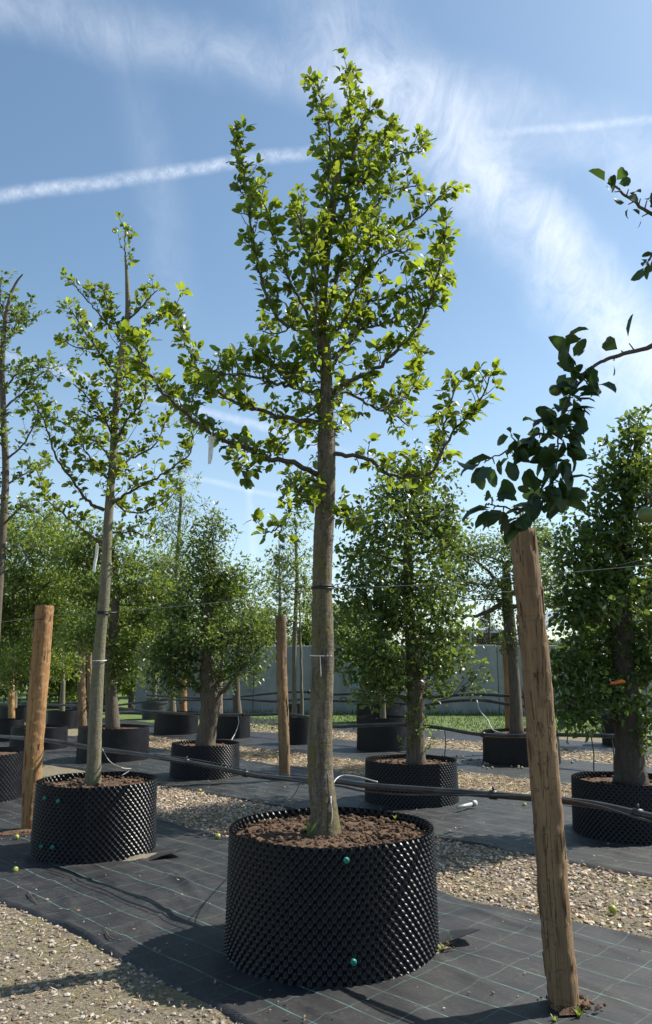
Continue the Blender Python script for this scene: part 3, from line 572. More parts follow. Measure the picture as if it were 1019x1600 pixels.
class Tree:
    def __init__(s, name, base, label, cat='tree', group=None):
        s.org = np.array([base[0], base[1], base[2]], float); s.e = empty(name, s.org, label, cat, group); s.P = []; s.D = []; s.S = []; s.T = []; s.tw = Soup()
    def trunk(s, pts, rad, mat, name='trunk', seg=18, sub=8, rough=.025, flare=0.):
        P = smoothpath(pts, sub); r = np.interp(np.linspace(0, 1, len(P)), np.linspace(0, 1, len(rad)), rad)
        if flare: r = r * (1 + flare * np.exp(-np.arange(len(P)) / (.16 * sub * 2)))
        ii = np.arange(len(P)) / sub; P = P + np.stack([np.sin(ii * 2.1 + rng.uniform(0, 6)), np.sin(ii * 1.7 + rng.uniform(0, 6)), 0 * ii], 1) * .10 * r[:, None] * (ii > 0)[:, None]; r = r * (1 + .03 * np.sin(ii * 3.3 + 1) + rng.normal(0, .012, len(P)))
        S = Soup(); S.add(*tube(P, r, seg, rough=rough)); obj(name, S.mesh(name, mat, s.org), s.e); return P, r
    def branch(s, pts, r0, r1, mat, seg=8, sub=6, wig=.012):
        P = smoothpath(pts, sub); n = len(P); P = P + rng.normal(0, wig * .5, P.shape) * (np.arange(n) > 1)[:, None]
        r = r0 + (r1 - r0) * np.linspace(0, 1, n) ** .75; S = Soup(); S.add(*tube(P, r, seg, rough=.10)); obj('branch', S.mesh('branch', mat, s.org), s.e); return P
    def cluster(s, p, d, k, size, spread=1., tone=None, droop=0.):
        th = rng.uniform(0, 6.28, k); d = d / (np.linalg.norm(d) + 1e-9); a = np.cross(d, (.3, .5, .81)); a /= np.linalg.norm(a) + 1e-9; b_ = np.cross(d, a)
        D = d * rng.uniform(.15, 1.0, (k, 1)) + (np.cos(th)[:, None] * a + np.sin(th)[:, None] * b_) * rng.uniform(.5, 1.1, (k, 1)) * spread + np.array([0, 0, -droop])
        D = unit(D); s.P.append(p + D * size * .18 + rng.normal(0, size * .05, (k, 3))); s.D.append(D); s.S.append(size * rng.uniform(.42, 1.25, k)); s.T.append(np.clip((rng.random() if tone is None else tone) * .65 + rng.uniform(-.05, .42, k), 0, 1))
    def twig(s, p, d, L, r, k, size, tone=None, leafalong=True, droop=0.):
        d = d / np.linalg.norm(d); q = p + d * L * .5 + rng.normal(0, .06 * L, 3); e = p + d * L + np.array([0, 0, .18 * L]) + rng.normal(0, .08 * L, 3)
        s.tw.add(*tube(np.array([p, q, e]), [r, r * .8, r * .5], 4, cap=False)); s.cluster(e, e - q, k, size, tone=tone, droop=droop)
        if leafalong:
            for f in np.arange(.25, .9, max(.12, .055 / L)): s.cluster(p + (e - p) * f, e - p, int(rng.integers(1, 4)), size * .95, 1.2, tone, droop)
        return e
    def dress(s, P, step, size, Lr=(.04, .2), start=.1, k=(4, 8), up=.55, r=.0035, tone=None, tonef=None):
        seg = np.linalg.norm(np.diff(P, axis=0), axis=1); cum = np.r_[0, np.cumsum(seg)]; tot = cum[-1]; x = start * tot
        while x < tot:
            i = min(len(P) - 2, int(np.searchsorted(cum, x)) - 1); i = max(i, 0); f = (x - cum[i]) / (seg[i] + 1e-9); p = P[i] + (P[i + 1] - P[i]) * f; tg = (P[i + 1] - P[i]) / (seg[i] + 1e-9)
            d = unit(rng.normal(0, 1, 3)); d = d - tg * (d @ tg); d = unit(d) + tg * .5 + np.array([0, 0, up])
            s.twig(p, d, rng.uniform(*Lr), r, int(rng.integers(*k)), size, tone=tone if tonef is None else tonef(p))
            x += step * rng.uniform(.5, 1.5)
        s.cluster(P[-1], P[-1] - P[-2], 7, size)
    def finish(s, leafmat, twigmat, nobj=0, small=False, narrow=1., upbias=1.2):
        if s.tw.v: tag(obj('twigs', s.tw.mesh('twigs', twigmat, s.org), s.e), kind='stuff')
        P = np.concatenate(s.P); D = np.concatenate(s.D); S_ = np.concatenate(s.S); T = np.concatenate(s.T); up = rng.normal(0, .75, P.shape) + np.array([0, 0, upbias])
        if nobj:
            key = S_ / np.linalg.norm(P - np.array([0, 0, CAMZ]), axis=1); ix = np.argsort(-key); a = ix[:nobj]; b_ = ix[nobj:]
            leaf_objects(s.e, s.org, P[a], D[a], up[a], S_[a], T[a], leafmat)
            P, D, S_, T, up = P[b_], D[b_], S_[b_], T[b_], up[b_]
        if len(P): 
            V, F, tn = leafmesh(P - s.org, D, up, S_, T, small, narrow); tag(obj('foliage', mkmesh('foliage', V, F, M[leafmat], True, tn), s.e), kind='stuff')
        s.count = len(P)
def pxpath(pts, Y0, dY, pw_=1.):
    n = len(pts); c = np.r_[0, np.cumsum([math.hypot(pts[i + 1][0] - pts[i][0], pts[i + 1][1] - pts[i][1]) for i in range(n - 1)])]; c = c / c[-1]
    return np.array([at(x, y, Y0 + dY * c[i] ** pw_) for i, (x, y) in enumerate(pts)])

# ------------------------------------------------------------------ the tall apple tree
YM = cM[1] + .02
T = Tree('apple_tree', (at(505, 1300, YM)[0], YM, .60), 'tall sunlit apple tree growing in the large near container', 'tree', 'apple trees of the near row')
wm = lambda wpx, Y=YM: wpx / 2 * pxm(Y)
T.trunk([at(x, y, YM) for x, y in ((505, 1318), (505, 1270), (502, 1200), (502, 1100), (503, 1000), (505, 900), (508, 790), (509, 700), (511, 650), (510, 590), (505, 520))], [wm(48), wm(42), wm(38), wm(36), wm(34), wm(32), wm(31), wm(30), wm(24), wm(20), wm(16)], M['bark'], seg=40, sub=20, rough=.028, flare=.28)
S_ = [at(x, y, YM + .02) for x, y in ((505, 522), (507, 450), (512, 380), (520, 320), (527, 275), (531, 246))]
T.trunk(S_, [wm(17), wm(14), wm(13), wm(14), wm(15), wm(12)], M['bark'], 'leader', seg=12)
limbs = [  # path in the photograph, distance offset at the tip, base width px
 ([(497, 742), (450, 722), (410, 712), (385, 700), (345, 685), (300, 655), (255, 612), (225, 568), (203, 530)], -.9, 13),
 ([(505, 660), (465, 655), (400, 640), (345, 618), (318, 590), (300, 560), (285, 515), (270, 480)], .35, 12),
 ([(505, 612), (480, 610), (440, 602), (405, 592), (360, 584), (325, 580)], -.45, 11),
 ([(503, 572), (485, 557), (462, 575), (445, 590), (420, 560), (400, 545)], -.5, 7),
 ([(503, 545), (488, 520), (460, 515), (430, 492), (412, 450), (402, 410), (395, 375), (387, 310), (378, 260), (368, 220)], -.35, 10),
 ([(488, 510), (470, 470), (450, 430), (432, 380), (415, 330), (405, 290)], .1, 8),
 ([(500, 560), (496, 500), (492, 430), (494, 380), (500, 350)], -.35, 8),
 ([(505, 480), (508, 400), (508, 350), (512, 280), (516, 210), (505, 160), (490, 128)], -.15, 9),
 ([(508, 500), (520, 460), (532, 410), (545, 350), (551, 300), (553, 240), (547, 180), (543, 110)], .1, 11),
 ([(520, 560), (550, 527), (575, 475), (600, 465), (650, 445), (690, 405)], .5, 9),
 ([(512, 618), (540, 600), (585, 577), (615, 552), (650, 515), (668, 480), (682, 440), (690, 400), (697, 355)], -.3, 12),
 ([(515, 575), (540, 545), (565, 518), (600, 505), (640, 485), (665, 462), (700, 430)], .55, 8),
 ([(520, 440), (545, 410), (580, 375), (625, 360), (670, 325), (702, 292)], -.2, 8),
 ([(538, 330), (555, 290), (595, 280), (615, 245), (660, 236)], .3, 7),
 ([(550, 250), (562, 200), (585, 168)], -.1, 6),
 ([(560, 290), (590, 230), (610, 205)], .4, 5),
 ([(512, 625), (540, 612), (580, 635), (610, 647), (640, 665)], .6, 9),
 ([(590, 640), (630, 620), (650, 595), (655, 545)], .6, 5),
 ([(514, 708), (527, 710), (575, 717), (600, 737), (630, 745), (675, 737), (687, 705), (695, 665), (712, 600)], -.35, 12),
 ([(680, 730), (710, 670), (740, 642), (765, 588)], -.35, 6),
 ([(497, 752), (478, 752), (458, 785), (440, 820), (415, 835)], -.4, 6),
 ([(515, 800), (535, 805), (558, 812)], -.25, 4),
 ([(490, 790), (470, 770), (455, 755)], .25, 4),
 ([(500, 430), (480, 370), (470, 330)], .3, 6), ([(505, 410), (480, 390), (462, 318)], -.4, 6),
 ([(540, 470), (570, 430), (600, 400), (640, 390)], -.55, 6), ([(525, 520), (550, 480), (560, 440), (590, 340)], -.5, 6),
 ([(505, 520), (470, 500), (440, 520), (410, 520)], .45, 6), ([(500, 640), (470, 660), (440, 690)], .4, 5), ([(545, 400), (580, 330), (610, 300), (650, 290)], .5, 6),
 ([(385, 700), (370, 725), (385, 745)], -.1, 4), ([(340, 618), (310, 600), (300, 640), (320, 665)], .1, 4), ([(400, 640), (370, 600), (360, 560)], .2, 5)]
for i, (pp, dy, wpx) in enumerate(limbs):
    Y0 = YM
    if i in (19,): Y0 = YM - .28; dy = -.2
    if i == 30: Y0 = YM - .3
    P = T.branch(pxpath(pp, Y0, dy), wm(wpx) * .78, .0045, M['twig'], seg=8)
    T.dress(P, .031 if i < 20 else .033, .068, (.02, .125), .12 if len(pp) < 5 else .16, (4, 8))
for k in range(70):        # short shoots on the upper trunk and the leader
    y = rng.uniform(470, 700); p = at(508 + rng.uniform(-6, 6), y, YM); d = unit(rng.normal(0, 1, 3)) + np.array([0, 0, .5]); T.twig(p, d, rng.uniform(.06, .32), .004, 6, .062, tone=.8)
for k in range(26):
    p = S_[int(rng.integers(1, 6))] + rng.normal(0, .03, 3); T.twig(p, unit(rng.normal(0, 1, 3)) + np.array([0, 0, .6]), rng.uniform(.05, .25), .003, 6, .06)
T.finish('leaf_main', M['twig'], 300); NMAIN = T.count
MT = T
def band(tree, p, r, h, mat, name='trunk_tie', tilt=0.):
    pass

# ------------------------------------------------------------------ the slender apple tree in the container with green bolts
YL = cL[1] + .02; wl = lambda wpx: wpx / 2 * pxm(YL)
T = Tree('apple_tree', (at(145, 1225, YL)[0], YL, .54), 'slender apple tree with smooth grey trunk in the cornered container', 'tree', 'apple trees of the near row')
T.trunk([at(x, y, YL) for x, y in ((144, 1235), (146, 1190), (150, 1120), (157, 1000), (162, 930), (168, 850), (172, 780), (176, 710), (180, 650), (186, 590), (191, 540), (200, 492), (199, 440), (196, 400))], [wl(26), wl(22), wl(20), wl(18), wl(17), wl(15.5), wl(13.5), wl(12), wl(11), wl(10), wl(10), wl(10), wl(7), wl(4)], M['bark_smooth'], seg=18, flare=.12)
ll = [([(163, 797), (140, 784), (115, 753), (88, 714), (73, 672), (56, 627)], -.5, 8), ([(166, 852), (133, 830), (101, 805), (70, 774), (58, 735)], .4, 7), ([(172, 718), (154, 693), (133, 683), (108, 665), (73, 650)], .5, 6), ([(172, 752), (147, 725), (126, 690)], -.5, 5),
      ([(176, 682), (154, 637), (115, 599)], -.4, 5), ([(184, 590), (147, 538), (122, 501), (106, 478)], .3, 6), ([(147, 540), (130, 545), (98, 532)], .3, 4), ([(190, 535), (164, 501), (143, 476), (113, 443)], -.3, 5), ([(192, 520), (171, 487), (162, 455)], -.2, 4), ([(200, 500), (227, 473), (245, 452)], -.2, 5),
      ([(189, 538), (217, 518), (238, 497), (266, 487)], .3, 5), ([(178, 700), (200, 655), (224, 627), (228, 592)], -.3, 6), ([(178, 735), (210, 714), (245, 693), (262, 650)], .4, 6), ([(172, 790), (197, 772), (227, 756), (262, 735), (297, 707), (300, 670)], -.3, 7), ([(170, 832), (210, 831), (240, 846)], .3, 5), ([(185, 640), (210, 600), (222, 560)], .4, 5), ([(183, 650), (150, 655), (120, 640)], -.3, 4),
      ([(172, 770), (200, 800), (250, 790), (280, 760)], .5, 5), ([(197, 425), (196, 390), (195, 358)], 0, 4)]
for i, (pp, dy, wpx) in enumerate(ll):
    P = T.branch(pxpath(pp, YL, dy), wl(wpx) * .8, .005, M['twig']); T.dress(P, .046 if i != 18 else .12, .074, (.03, .17), .16, (4, 8), tone=.3)
for k in range(60):
    f = rng.random(); x, y = 176 + 16 * f, 790 - 250 * f; T.twig(at(x, y, YL), unit(rng.normal(0, 1, 3)) + np.array([0, 0, .5]), rng.uniform(.08, .34), .004, 6, .07)
for y in (372, 385, 400, 415): T.twig(at(199, y, YL), np.array([.6, -.3, .5]), .06, .003, 6, .06)
T.finish('leaf_main', M['twig'], 300)
# ------------------------------------------------------------------ the slim tree at the left edge
YX = cX[1]; wx_ = lambda wpx: wpx / 2 * pxm(YX)
T = Tree('apple_tree', (at(-22, 1190, YX)[0], YX, .49), 'slim dark apple tree beyond the thick orange stake', 'tree', 'apple trees of the near row')
T.trunk([at(x, y, YX) for x, y in ((-22, 1195), (-12, 1050), (-2, 900), (5, 830), (9, 742), (5, 655), (4, 567), (8, 505), (15, 466), (26, 441), (36, 428))], [wx_(20), wx_(16), wx_(14), wx_(13), wx_(11), wx_(10), wx_(9), wx_(7), wx_(5), wx_(4), wx_(2)], M['bark_dark'], flare=.12)
for (pp, dy, wpx) in [([(6, 505), (30, 500), (52, 498)], -.2, 4), ([(6, 610), (35, 580), (85, 575)], -.4, 5), ([(5, 640), (40, 610), (70, 580), (90, 590)], .3, 5), ([(8, 720), (40, 690), (60, 640), (50, 600)], -.3, 5), ([(6, 760), (40, 740), (75, 720)], .4, 5), ([(5, 820), (40, 790), (70, 810)], -.4, 5), ([(5, 540), (20, 520), (30, 480)], .3, 4), ([(5, 600), (-30, 560)], .2, 4), ([(6, 700), (-30, 650)], -.2, 4), ([(4, 850), (30, 870), (60, 850)], .3, 5), ([(2, 790), (-30, 760)], .2, 4), ([(8, 505), (0, 470), (2, 440)], .2, 3)]:
    P = T.branch(pxpath(pp, YX, dy), wx_(wpx) * .8, .005, M['twig']); T.dress(P, .045, .078, (.05, .26), .15, (4, 8))
for k in range(40):
    y = rng.uniform(480, 860); T.twig(at(6, y, YX), unit(rng.normal(0, 1, 3)) + np.array([0, 0, .4]), rng.uniform(.06, .3), .004, 6, .075)
T.finish('leaf_pear', M['twig'], 0)

# ------------------------------------------------------------------ bushy trees of the rows behind
DM = 3.2
def bushy(base_z, Y, trunk, widths, blobs, label, leaf, bark, dens=.16, size=.055, name='fruit_tree', sprays=44, forks=(), droop=0., narrow=1., small=True, group='bushy trees of the rear rows', deep=.9, extra=None, fill=.5):
    k = pxm(Y); b0 = at(trunk[0][0], trunk[0][1], Y); T = Tree(name, (b0[0], Y, base_z), label, 'tree', group)
    pts = [at(x, y, Y) for x, y in trunk]; pts[0] = np.array([pts[0][0], Y, base_z - .03])
    TP, _ = T.trunk(pts, [w_ / 2 * k for w_ in widths], bark, flare=.15, seg=14, rough=.05)
    for fk in forks: T.branch(pxpath(fk[0], Y, fk[1]), fk[2] / 2 * k, .01, bark, seg=8)
    size = size * 1.22
    for (cx, cy, rx, ry) in blobs:
        cx, cy, rx, ry = cx + rng.normal(0, .16) * rx, cy + rng.normal(0, .12) * ry, rx * rng.uniform(.85, 1.3), ry * rng.uniform(.8, 1.15)
        dy = rng.uniform(-.95, .5) * rx * k * deep * 1.3; c = at(cx, cy, Y + dy); rr = np.array([rx * k, rx * k * deep, ry * k])
        j = np.argmin(np.linalg.norm(TP - c + np.array([0, 0, .35 * ry * k + .1]), axis=1)); mid_ = (TP[j] + c) / 2 + np.array([0, 0, -.06]) + rng.normal(0, .04, 3)
        P = T.branch([TP[j], mid_, c], max(.007, min(.028, rx * k * .06)), .005, bark, seg=6, sub=4)
        nl = int(rx * ry * dens * DM); nc = max(5, nl // 19); tb = rng.random() * .6
        for q in range(nc):
            d = unit(rng.normal(0, 1, 3)); p = c + d * rr * (rng.random() ** fill) * 1.08; s0 = P[int(rng.integers(len(P) // 2, len(P)))]
            if q % 2 == 0: T.tw.add(*tube(np.array([s0, (s0 + p) / 2 + rng.normal(0, .02, 3), p]), [.005, .004, .0025], 4, cap=False))
            T.cluster(p, d + np.array([0, 0, .3]), int(rng.integers(9, 20)), size, 1.3, np.clip(tb + rng.uniform(-.2, .5), 0, 1), droop)
            T.P[-1] = T.P[-1] + rng.normal(0, size * .95, T.P[-1].shape)
    for q in range(sprays):          # longer shoots that break the outline
        (cx, cy, rx, ry) = blobs[int(rng.integers(len(blobs)))]; c = at(cx, cy, Y); a = rng.uniform(0, 6.28); d = np.array([math.cos(a), rng.normal(0, .6), math.sin(a) + .35]); d = unit(d)
        p = c + d * np.array([rx, rx, ry]) * k * .75; T.twig(p, d, rng.uniform(.5, 1.1) * rx * k * .8, .004, 7, size * 1.05)
    if extra: extra(T)
    T.finish(leaf, M['twig'], 0, small, narrow); return T
bushy(.46, cA[1], [(985, 1228), (982, 1150), (976, 1060), (968, 960), (974, 850), (985, 760), (1000, 670)], [46, 40, 38, 34, 28, 20, 8],
      [(995, 680, 30, 38), (975, 740, 42, 40), (1015, 760, 45, 55), (935, 800, 45, 42), (985, 840, 60, 45), (915, 870, 42, 38), (950, 930, 55, 42), (1015, 920, 48, 55), (890, 960, 42, 40), (925, 1010, 55, 42), (985, 1010, 45, 40), (890, 1050, 34, 36), (1015, 1040, 35, 45), (880, 1095, 32, 28), (935, 1080, 34, 34), (1015, 1130, 18, 30)],
      'dense dark tree with thick rough trunk and orange tape', 'leaf_pear', M['bark_shaded'], .18, .062, small=False)
def shoots(T):
    for k in range(16): T.twig(at(648 + rng.uniform(-12, 16), rng.uniform(1120, 1185), cB[1] - .08), np.array([rng.normal(0, .6), -.4, .7]), rng.uniform(.06, .2), .003, 5, .06, tone=1.4)
bushy(.43, cB[1], [(650, 1192), (650, 1120), (645, 1050), (640, 960), (638, 850), (648, 740)], [28, 25, 21, 18, 14, 7],
      [(650, 745, 45, 35), (605, 775, 48, 42), (690, 790, 42, 42), (640, 830, 75, 45), (575, 850, 42, 42), (700, 850, 35, 35), (640, 900, 80, 45), (565, 930, 40, 45), (620, 965, 80, 42), (690, 960, 40, 38), (560, 1010, 40, 42), (630, 1030, 75, 38), (700, 1020, 42, 32), (585, 1065, 45, 32), (655, 1070, 45, 30), (735, 1062, 18, 18), (715, 990, 25, 25)],
      'bushy green tree with bright shoots at its trunk foot', 'leaf_pear', M['bark_dark'], .17, .062, extra=shoots, small=False)
bushy(.42, cC[1], [(322, 1165), (326, 1125), (328, 1088), (325, 1040), (325, 960), (335, 860)], [27, 28, 32, 20, 14, 7],
      [(338, 822, 26, 24), (318, 855, 34, 30), (345, 890, 45, 34), (300, 905, 42, 34), (375, 930, 38, 32), (330, 945, 60, 36), (275, 960, 38, 36), (395, 985, 32, 32), (345, 995, 60, 34), (290, 1015, 50, 36), (250, 1030, 30, 34), (385, 1035, 34, 28), (320, 1050, 50, 28), (262, 1065, 24, 22)],
      'rounded tree on a stout forked trunk', 'leaf_pear', M['bark_dark'], .32, .062, forks=[([(328, 1092), (350, 1078), (375, 1050)], -.2, 14), ([(326, 1090), (305, 1070), (290, 1040)], .2, 12), ([(329, 1090), (345, 1055), (350, 1000)], .2, 11)])
bushy(.46, cD[1], [(807, 1150), (803, 1060), (798, 985), (792, 930), (790, 880)], [19, 17, 18, 18, 10],
      [(730, 865, 42, 32), (715, 905, 34, 24), (785, 845, 48, 28), (850, 850, 42, 30), (760, 925, 42, 18), (880, 900, 36, 24), (830, 890, 48, 28), (700, 850, 24, 24), (860, 935, 30, 16), (690, 925, 26, 18), (795, 1000, 12, 22), (785, 965, 14, 14)],
      'umbrella shaped tree with low horizontal branches', 'leaf_pear', M['bark_dark'], .46, .062, forks=[([(794, 935), (765, 955), (735, 962), (705, 955)], -.2, 11), ([(793, 930), (830, 915), (868, 912)], .1, 11), ([(792, 925), (760, 890), (735, 870)], .3, 9), ([(795, 950), (830, 945), (872, 952)], -.3, 9)], deep=1.2)
bushy(.5, cE[1], [(176, 1135), (173, 1060), (178, 990), (181, 920), (178, 860)], [20, 17, 15, 12, 7],
      [(170, 850, 46, 32), (228, 885, 42, 32), (120, 870, 40, 32), (200, 920, 52, 32), (135, 930, 38, 32), (255, 930, 32, 26), (145, 1000, 36, 34), (215, 1000, 36, 30), (190, 1050, 28, 24), (230, 960, 30, 24)],
      'spreading tree behind the slender grey trunk', 'leaf_far', M['bark_dark'], .46, .068)
bushy(.38, cF[1], [(64, 1140), (62, 1060), (58, 970), (52, 880)], [12, 11, 9, 5],
      [(45, 850, 44, 32), (20, 900, 42, 36), (80, 900, 40, 36), (40, 950, 48, 36), (85, 970, 36, 36), (20, 1000, 38, 36), (60, 1030, 40, 28), (95, 1040, 24, 24), (15, 1055, 26, 22), (110, 850, 30, 30), (10, 830, 34, 30), (70, 820, 34, 26), (0, 950, 34, 36)],
      'leafy tree beyond the thick orange stake', 'leaf_far', M['bark_dark'], .52, .072)
T = bushy(.5, cH[1], [(460, 1140), (460, 1060), (461, 980), (464, 900), (462, 840)], [8, 7, 7, 6, 4], [(455, 870, 30, 34), (440, 925, 26, 22), (480, 905, 22, 34), (461, 825, 18, 30), (448, 955, 30, 15), (430, 900, 16, 16)], 'light tree on two thin grey trunks', 'leaf_far', M['bark_smooth'], .26, .07, forks=[([(472, 1140), (471, 1060), (469, 980), (466, 900)], .1, 7)])
bushy(.56, cG[1], [(598, 1132), (598, 1080), (596, 1000), (594, 900)], [9, 8, 7, 5], [(590, 960, 40, 32), (560, 900, 26, 34), (600, 880, 34, 40), (565, 1000, 36, 30), (620, 940, 30, 30)], 'tree behind the bushy tree with bright shoots', 'leaf_pear', M['bark_smooth'], .25, .07)
bushy(.46, cI[1], [(372, 1122), (370, 1080), (372, 1020), (380, 960)], [13, 11, 9, 5], [(365, 1000, 36, 30), (395, 950, 34, 34), (350, 930, 30, 30), (405, 905, 20, 24)], 'tree standing behind the rounded tree', 'leaf_far', M['bark_dark'], .25, .075)
bushy(.44, cJ[1], [(270, 1120), (268, 1040), (272, 940), (280, 830), (284, 760)], [10, 9, 8, 6, 3], [(284, 752, 18, 24), (292, 800, 26, 28), (262, 825, 26, 28), (300, 850, 20, 30), (255, 880, 30, 30), (285, 900, 30, 34), (250, 950, 30, 34), (262, 1020, 26, 30)], 'tree with narrow drooping leaves behind the rows', 'leaf_far', M['bark_smooth'], .25, .105, droop=1.0, narrow=.5)
BT = [((22, 1103), 900, 'far tree in the flat black container', 0), ((97, 1108), 930, 'far tree between orange stake and slender trunk', 1), ((240, 1100), 950, 'far tree in the smooth grey pot', None), ((972, 1130), 930, 'tree behind the dense tree with orange tape', 5), ((597, 1103), 985, 'far tree above the tall container', 3)]
for (p_, ty, lab, bi) in BT:
    c = BG[bi] if bi is not None else G(240, 1124); Y = c[1]; x = p_[0]; q = (1085 - ty)
    bushy(.36, Y, [(x, p_[1]), (x + 2, 1060), (x - 1, ty + .35 * q), (x + 2, ty)], [8, 7, 6, 3], [(x + rng.uniform(-26, 26), ty + q * f, 30, 24) for f in (.0, .12, .25, .4, .5, .65, .8)], lab, 'leaf_far', M['bark_smooth'], .24, .075)
# trees beyond the nursery
FT = [(-30, 34, 900, 60, 'leaf_far', 'far broad tree at the left edge behind the rows'), (60, 40, 905, 55, 'leaf_far', 'far pale tree beyond the thick orange stake'), (130, 36, 935, 48, 'leaf_far', 'far tree beyond the brown stake'), (205, 30, 950, 40, 'leaf_lime', 'bright lime green tree seen past the slender trunk'), (255, 42, 900, 44, 'leaf_far', 'far tree beyond the grey pot'),
      (330, 44, 945, 40, 'leaf_far', 'far tree behind the rounded tree'), (415, 46, 955, 34, 'leaf_far', 'far tree above the concrete wall end'), (540, 44, 960, 40, 'leaf_far', 'far tree behind the large trunk'), (985, 45, 930, 50, 'leaf_far', 'far tree behind the white framed greenhouse'), (1060, 42, 900, 60, 'leaf_far', 'far tree at the right end of the wall')]
FT += [(20, 31, 985, 46, 'leaf_far', 'low far bush behind the flat black container'), (95, 33, 975, 40, 'leaf_lime', 'low bright bush between the far stakes'), (165, 32, 1000, 34, 'leaf_far', 'low far bush behind the slender grey trunk'), (160, 48, 890, 60, 'leaf_far', 'tall far tree behind the bright lime tree'), (480, 50, 935, 30, 'leaf_far', 'far narrow tree above the wall behind the thin trunks')]
for (x, Y, ty, rx, lf, lab) in FT:
    q = 1075 - ty; bushy(0., Y, [(x, 1042 + 1.6 / Y * 1200), (x + 2, 1040), (x - 2, ty + .4 * q), (x, ty + .1 * q)], [8, 7, 6, 3], [(x + rng.uniform(-.7, .7) * rx, ty + q * f, rx * .62, q * .2) for f in (.06, .2, .32, .44, .55, .66, .78, .88)] + [(x + s_ * rx * .8, ty + q * .5, rx * .5, q * .2) for s_ in (-1, 1)], lab, lf, M['bark_dark'], .55, .20, group='trees beyond the nursery', name='far_tree')
# pines
for (x, Y, ty, by, wpx, lab) in ((436, 38, 845, 1020, 22, 'dark pine tip rising behind the two thin trunks'), (925, 36, 895, 1010, 34, 'soft pine behind the dense tree with orange tape'), (765, 42, 950, 1020, 26, 'small pine beside the brown boarded shed')):
    k = pxm(Y); T = Tree('pine_tree', (at(x, 1050, Y)[0], Y, 0), lab, 'tree', 'pines behind the wall')
    b0 = at(x, 1050, Y); top = at(x, ty, Y); T.trunk([(b0[0], Y, 0), (b0[0] + .03, Y, top[2] * .5), top], [.14, .1, .02], M['bark_dark'], seg=10)
    for j in range(46):
        f = rng.random() ** .8; z = top[2] + f * (at(x, by, Y)[2] - top[2]); L = (.15 + f * .85) * wpx * k; a = rng.uniform(0, 6.28); p = np.array([b0[0], Y, z]); d = np.array([math.cos(a), math.sin(a), .45]); e = p + d * L
        T.tw.add(*tube(np.array([p, (p + e) / 2 - np.array([0, 0, .05 * L]), e]), [.02, .014, .006], 4, cap=False))
        for g_ in np.linspace(.3, 1, 5): T.cluster(p + (e - p) * g_, d, 26, .17, .9)
    T.finish('needle', M['bark_dark'], 0, True, .12)

# ------------------------------------------------------------------ the fruiting apple tree reaching in over the path
T = Tree('apple_tree', (cR[0], cR[1], .57), 'shaded apple tree reaching in with large dark leaves and green apples', 'tree', 'apple trees of the near row')
TP, _ = T.trunk([cR + np.array(v) for v in ((0, 0, .54), (-.02, .02, 1.2), (.0, .03, 2.0), (.04, .0, 2.9), (.0, .05, 3.8), (.03, 0, 4.6))], [.085, .075, .07, .06, .045, .02], M['bark'], flare=.15)
def dress_big(P, step, start, k=(2, 5), size=.084, tone=None):
    seg = np.linalg.norm(np.diff(P, axis=0), axis=1); cum = np.r_[0, np.cumsum(seg)]; x = start * cum[-1]
    while x < cum[-1]:
        i = max(0, min(len(P) - 2, int(np.searchsorted(cum, x)) - 1)); p = P[i] + (P[i + 1] - P[i]) * ((x - cum[i]) / (seg[i] + 1e-9)); tg = unit(P[i + 1] - P[i])
        d = unit(rng.normal(0, 1, 3)); d = unit(d - tg * (d @ tg)) + tg * .4 + np.array([0, 0, .1]); L = rng.uniform(.01, .035); e = p + d * L
        T.tw.add(*tube(np.array([p, (p + e) / 2, e]), [.003, .0025, .002], 5, cap=False)); T.cluster(e, d, int(rng.integers(*k)), size, 1.1, .25 if tone is None else tone, .35); x += step * rng.uniform(.6, 1.4)
Yb = 2.62
lb = pxpath([(1110, 520), (1060, 530), (1010, 544), (960, 558), (930, 570), (905, 588)], 2.55, .08); j = np.argmin(np.abs(TP[:, 2] - 2.25)); lb = np.vstack([TP[j], (TP[j] + lb[0]) / 2 + (0, 0, .1), lb])
P = T.branch(lb, .016, .0045, M['twig'], wig=.004); 
for px_, dy, st, stp in (([(905, 588), (890, 567), (878, 558)], 0, .3, .03), ([(930, 570), (900, 605), (882, 640), (873, 690), (868, 735), (862, 770)], -.05, .10, .014), ([(873, 680), (845, 678), (815, 690), (780, 712), (742, 722)], .06, .1, .021), ([(866, 745), (848, 775), (815, 795), (775, 790), (757, 788)], -.06, .2, .021), ([(862, 760), (880, 785), (895, 792)], .05, .2, .03), ([(925, 573), (912, 590), (925, 600)], -.05, .3, .03)):
    P = T.branch(pxpath(px_, Yb, dy), .0055, .002, M['twig'], seg=6, wig=.004); dress_big(P, stp, st, tone=.25)
dress_big(pxpath([(1000, 546), (960, 558)], 2.6, 0), .05, .2, (1, 3))
lb2 = pxpath([(1090, 410), (1040, 352), (1000, 322), (970, 298), (955, 285)], 2.55, .02); j = np.argmin(np.abs(TP[:, 2] - 2.9)); lb2 = np.vstack([TP[j], (TP[j] + lb2[0]) / 2 + (0, 0, .05), lb2])
P = T.branch(lb2, .014, .003, M['twig'], wig=.004); dress_big(pxpath([(1045, 356), (1000, 322), (970, 298), (950, 282)], 2.56, 0), .024, .15, (1, 4), .06, .5)
P = T.branch(pxpath([(1060, 375), (1030, 380), (1018, 400), (1010, 412)], 2.55, 0), .006, .002, M['twig'], wig=.004); dress_big(P, .03, .3, (2, 4), .06)
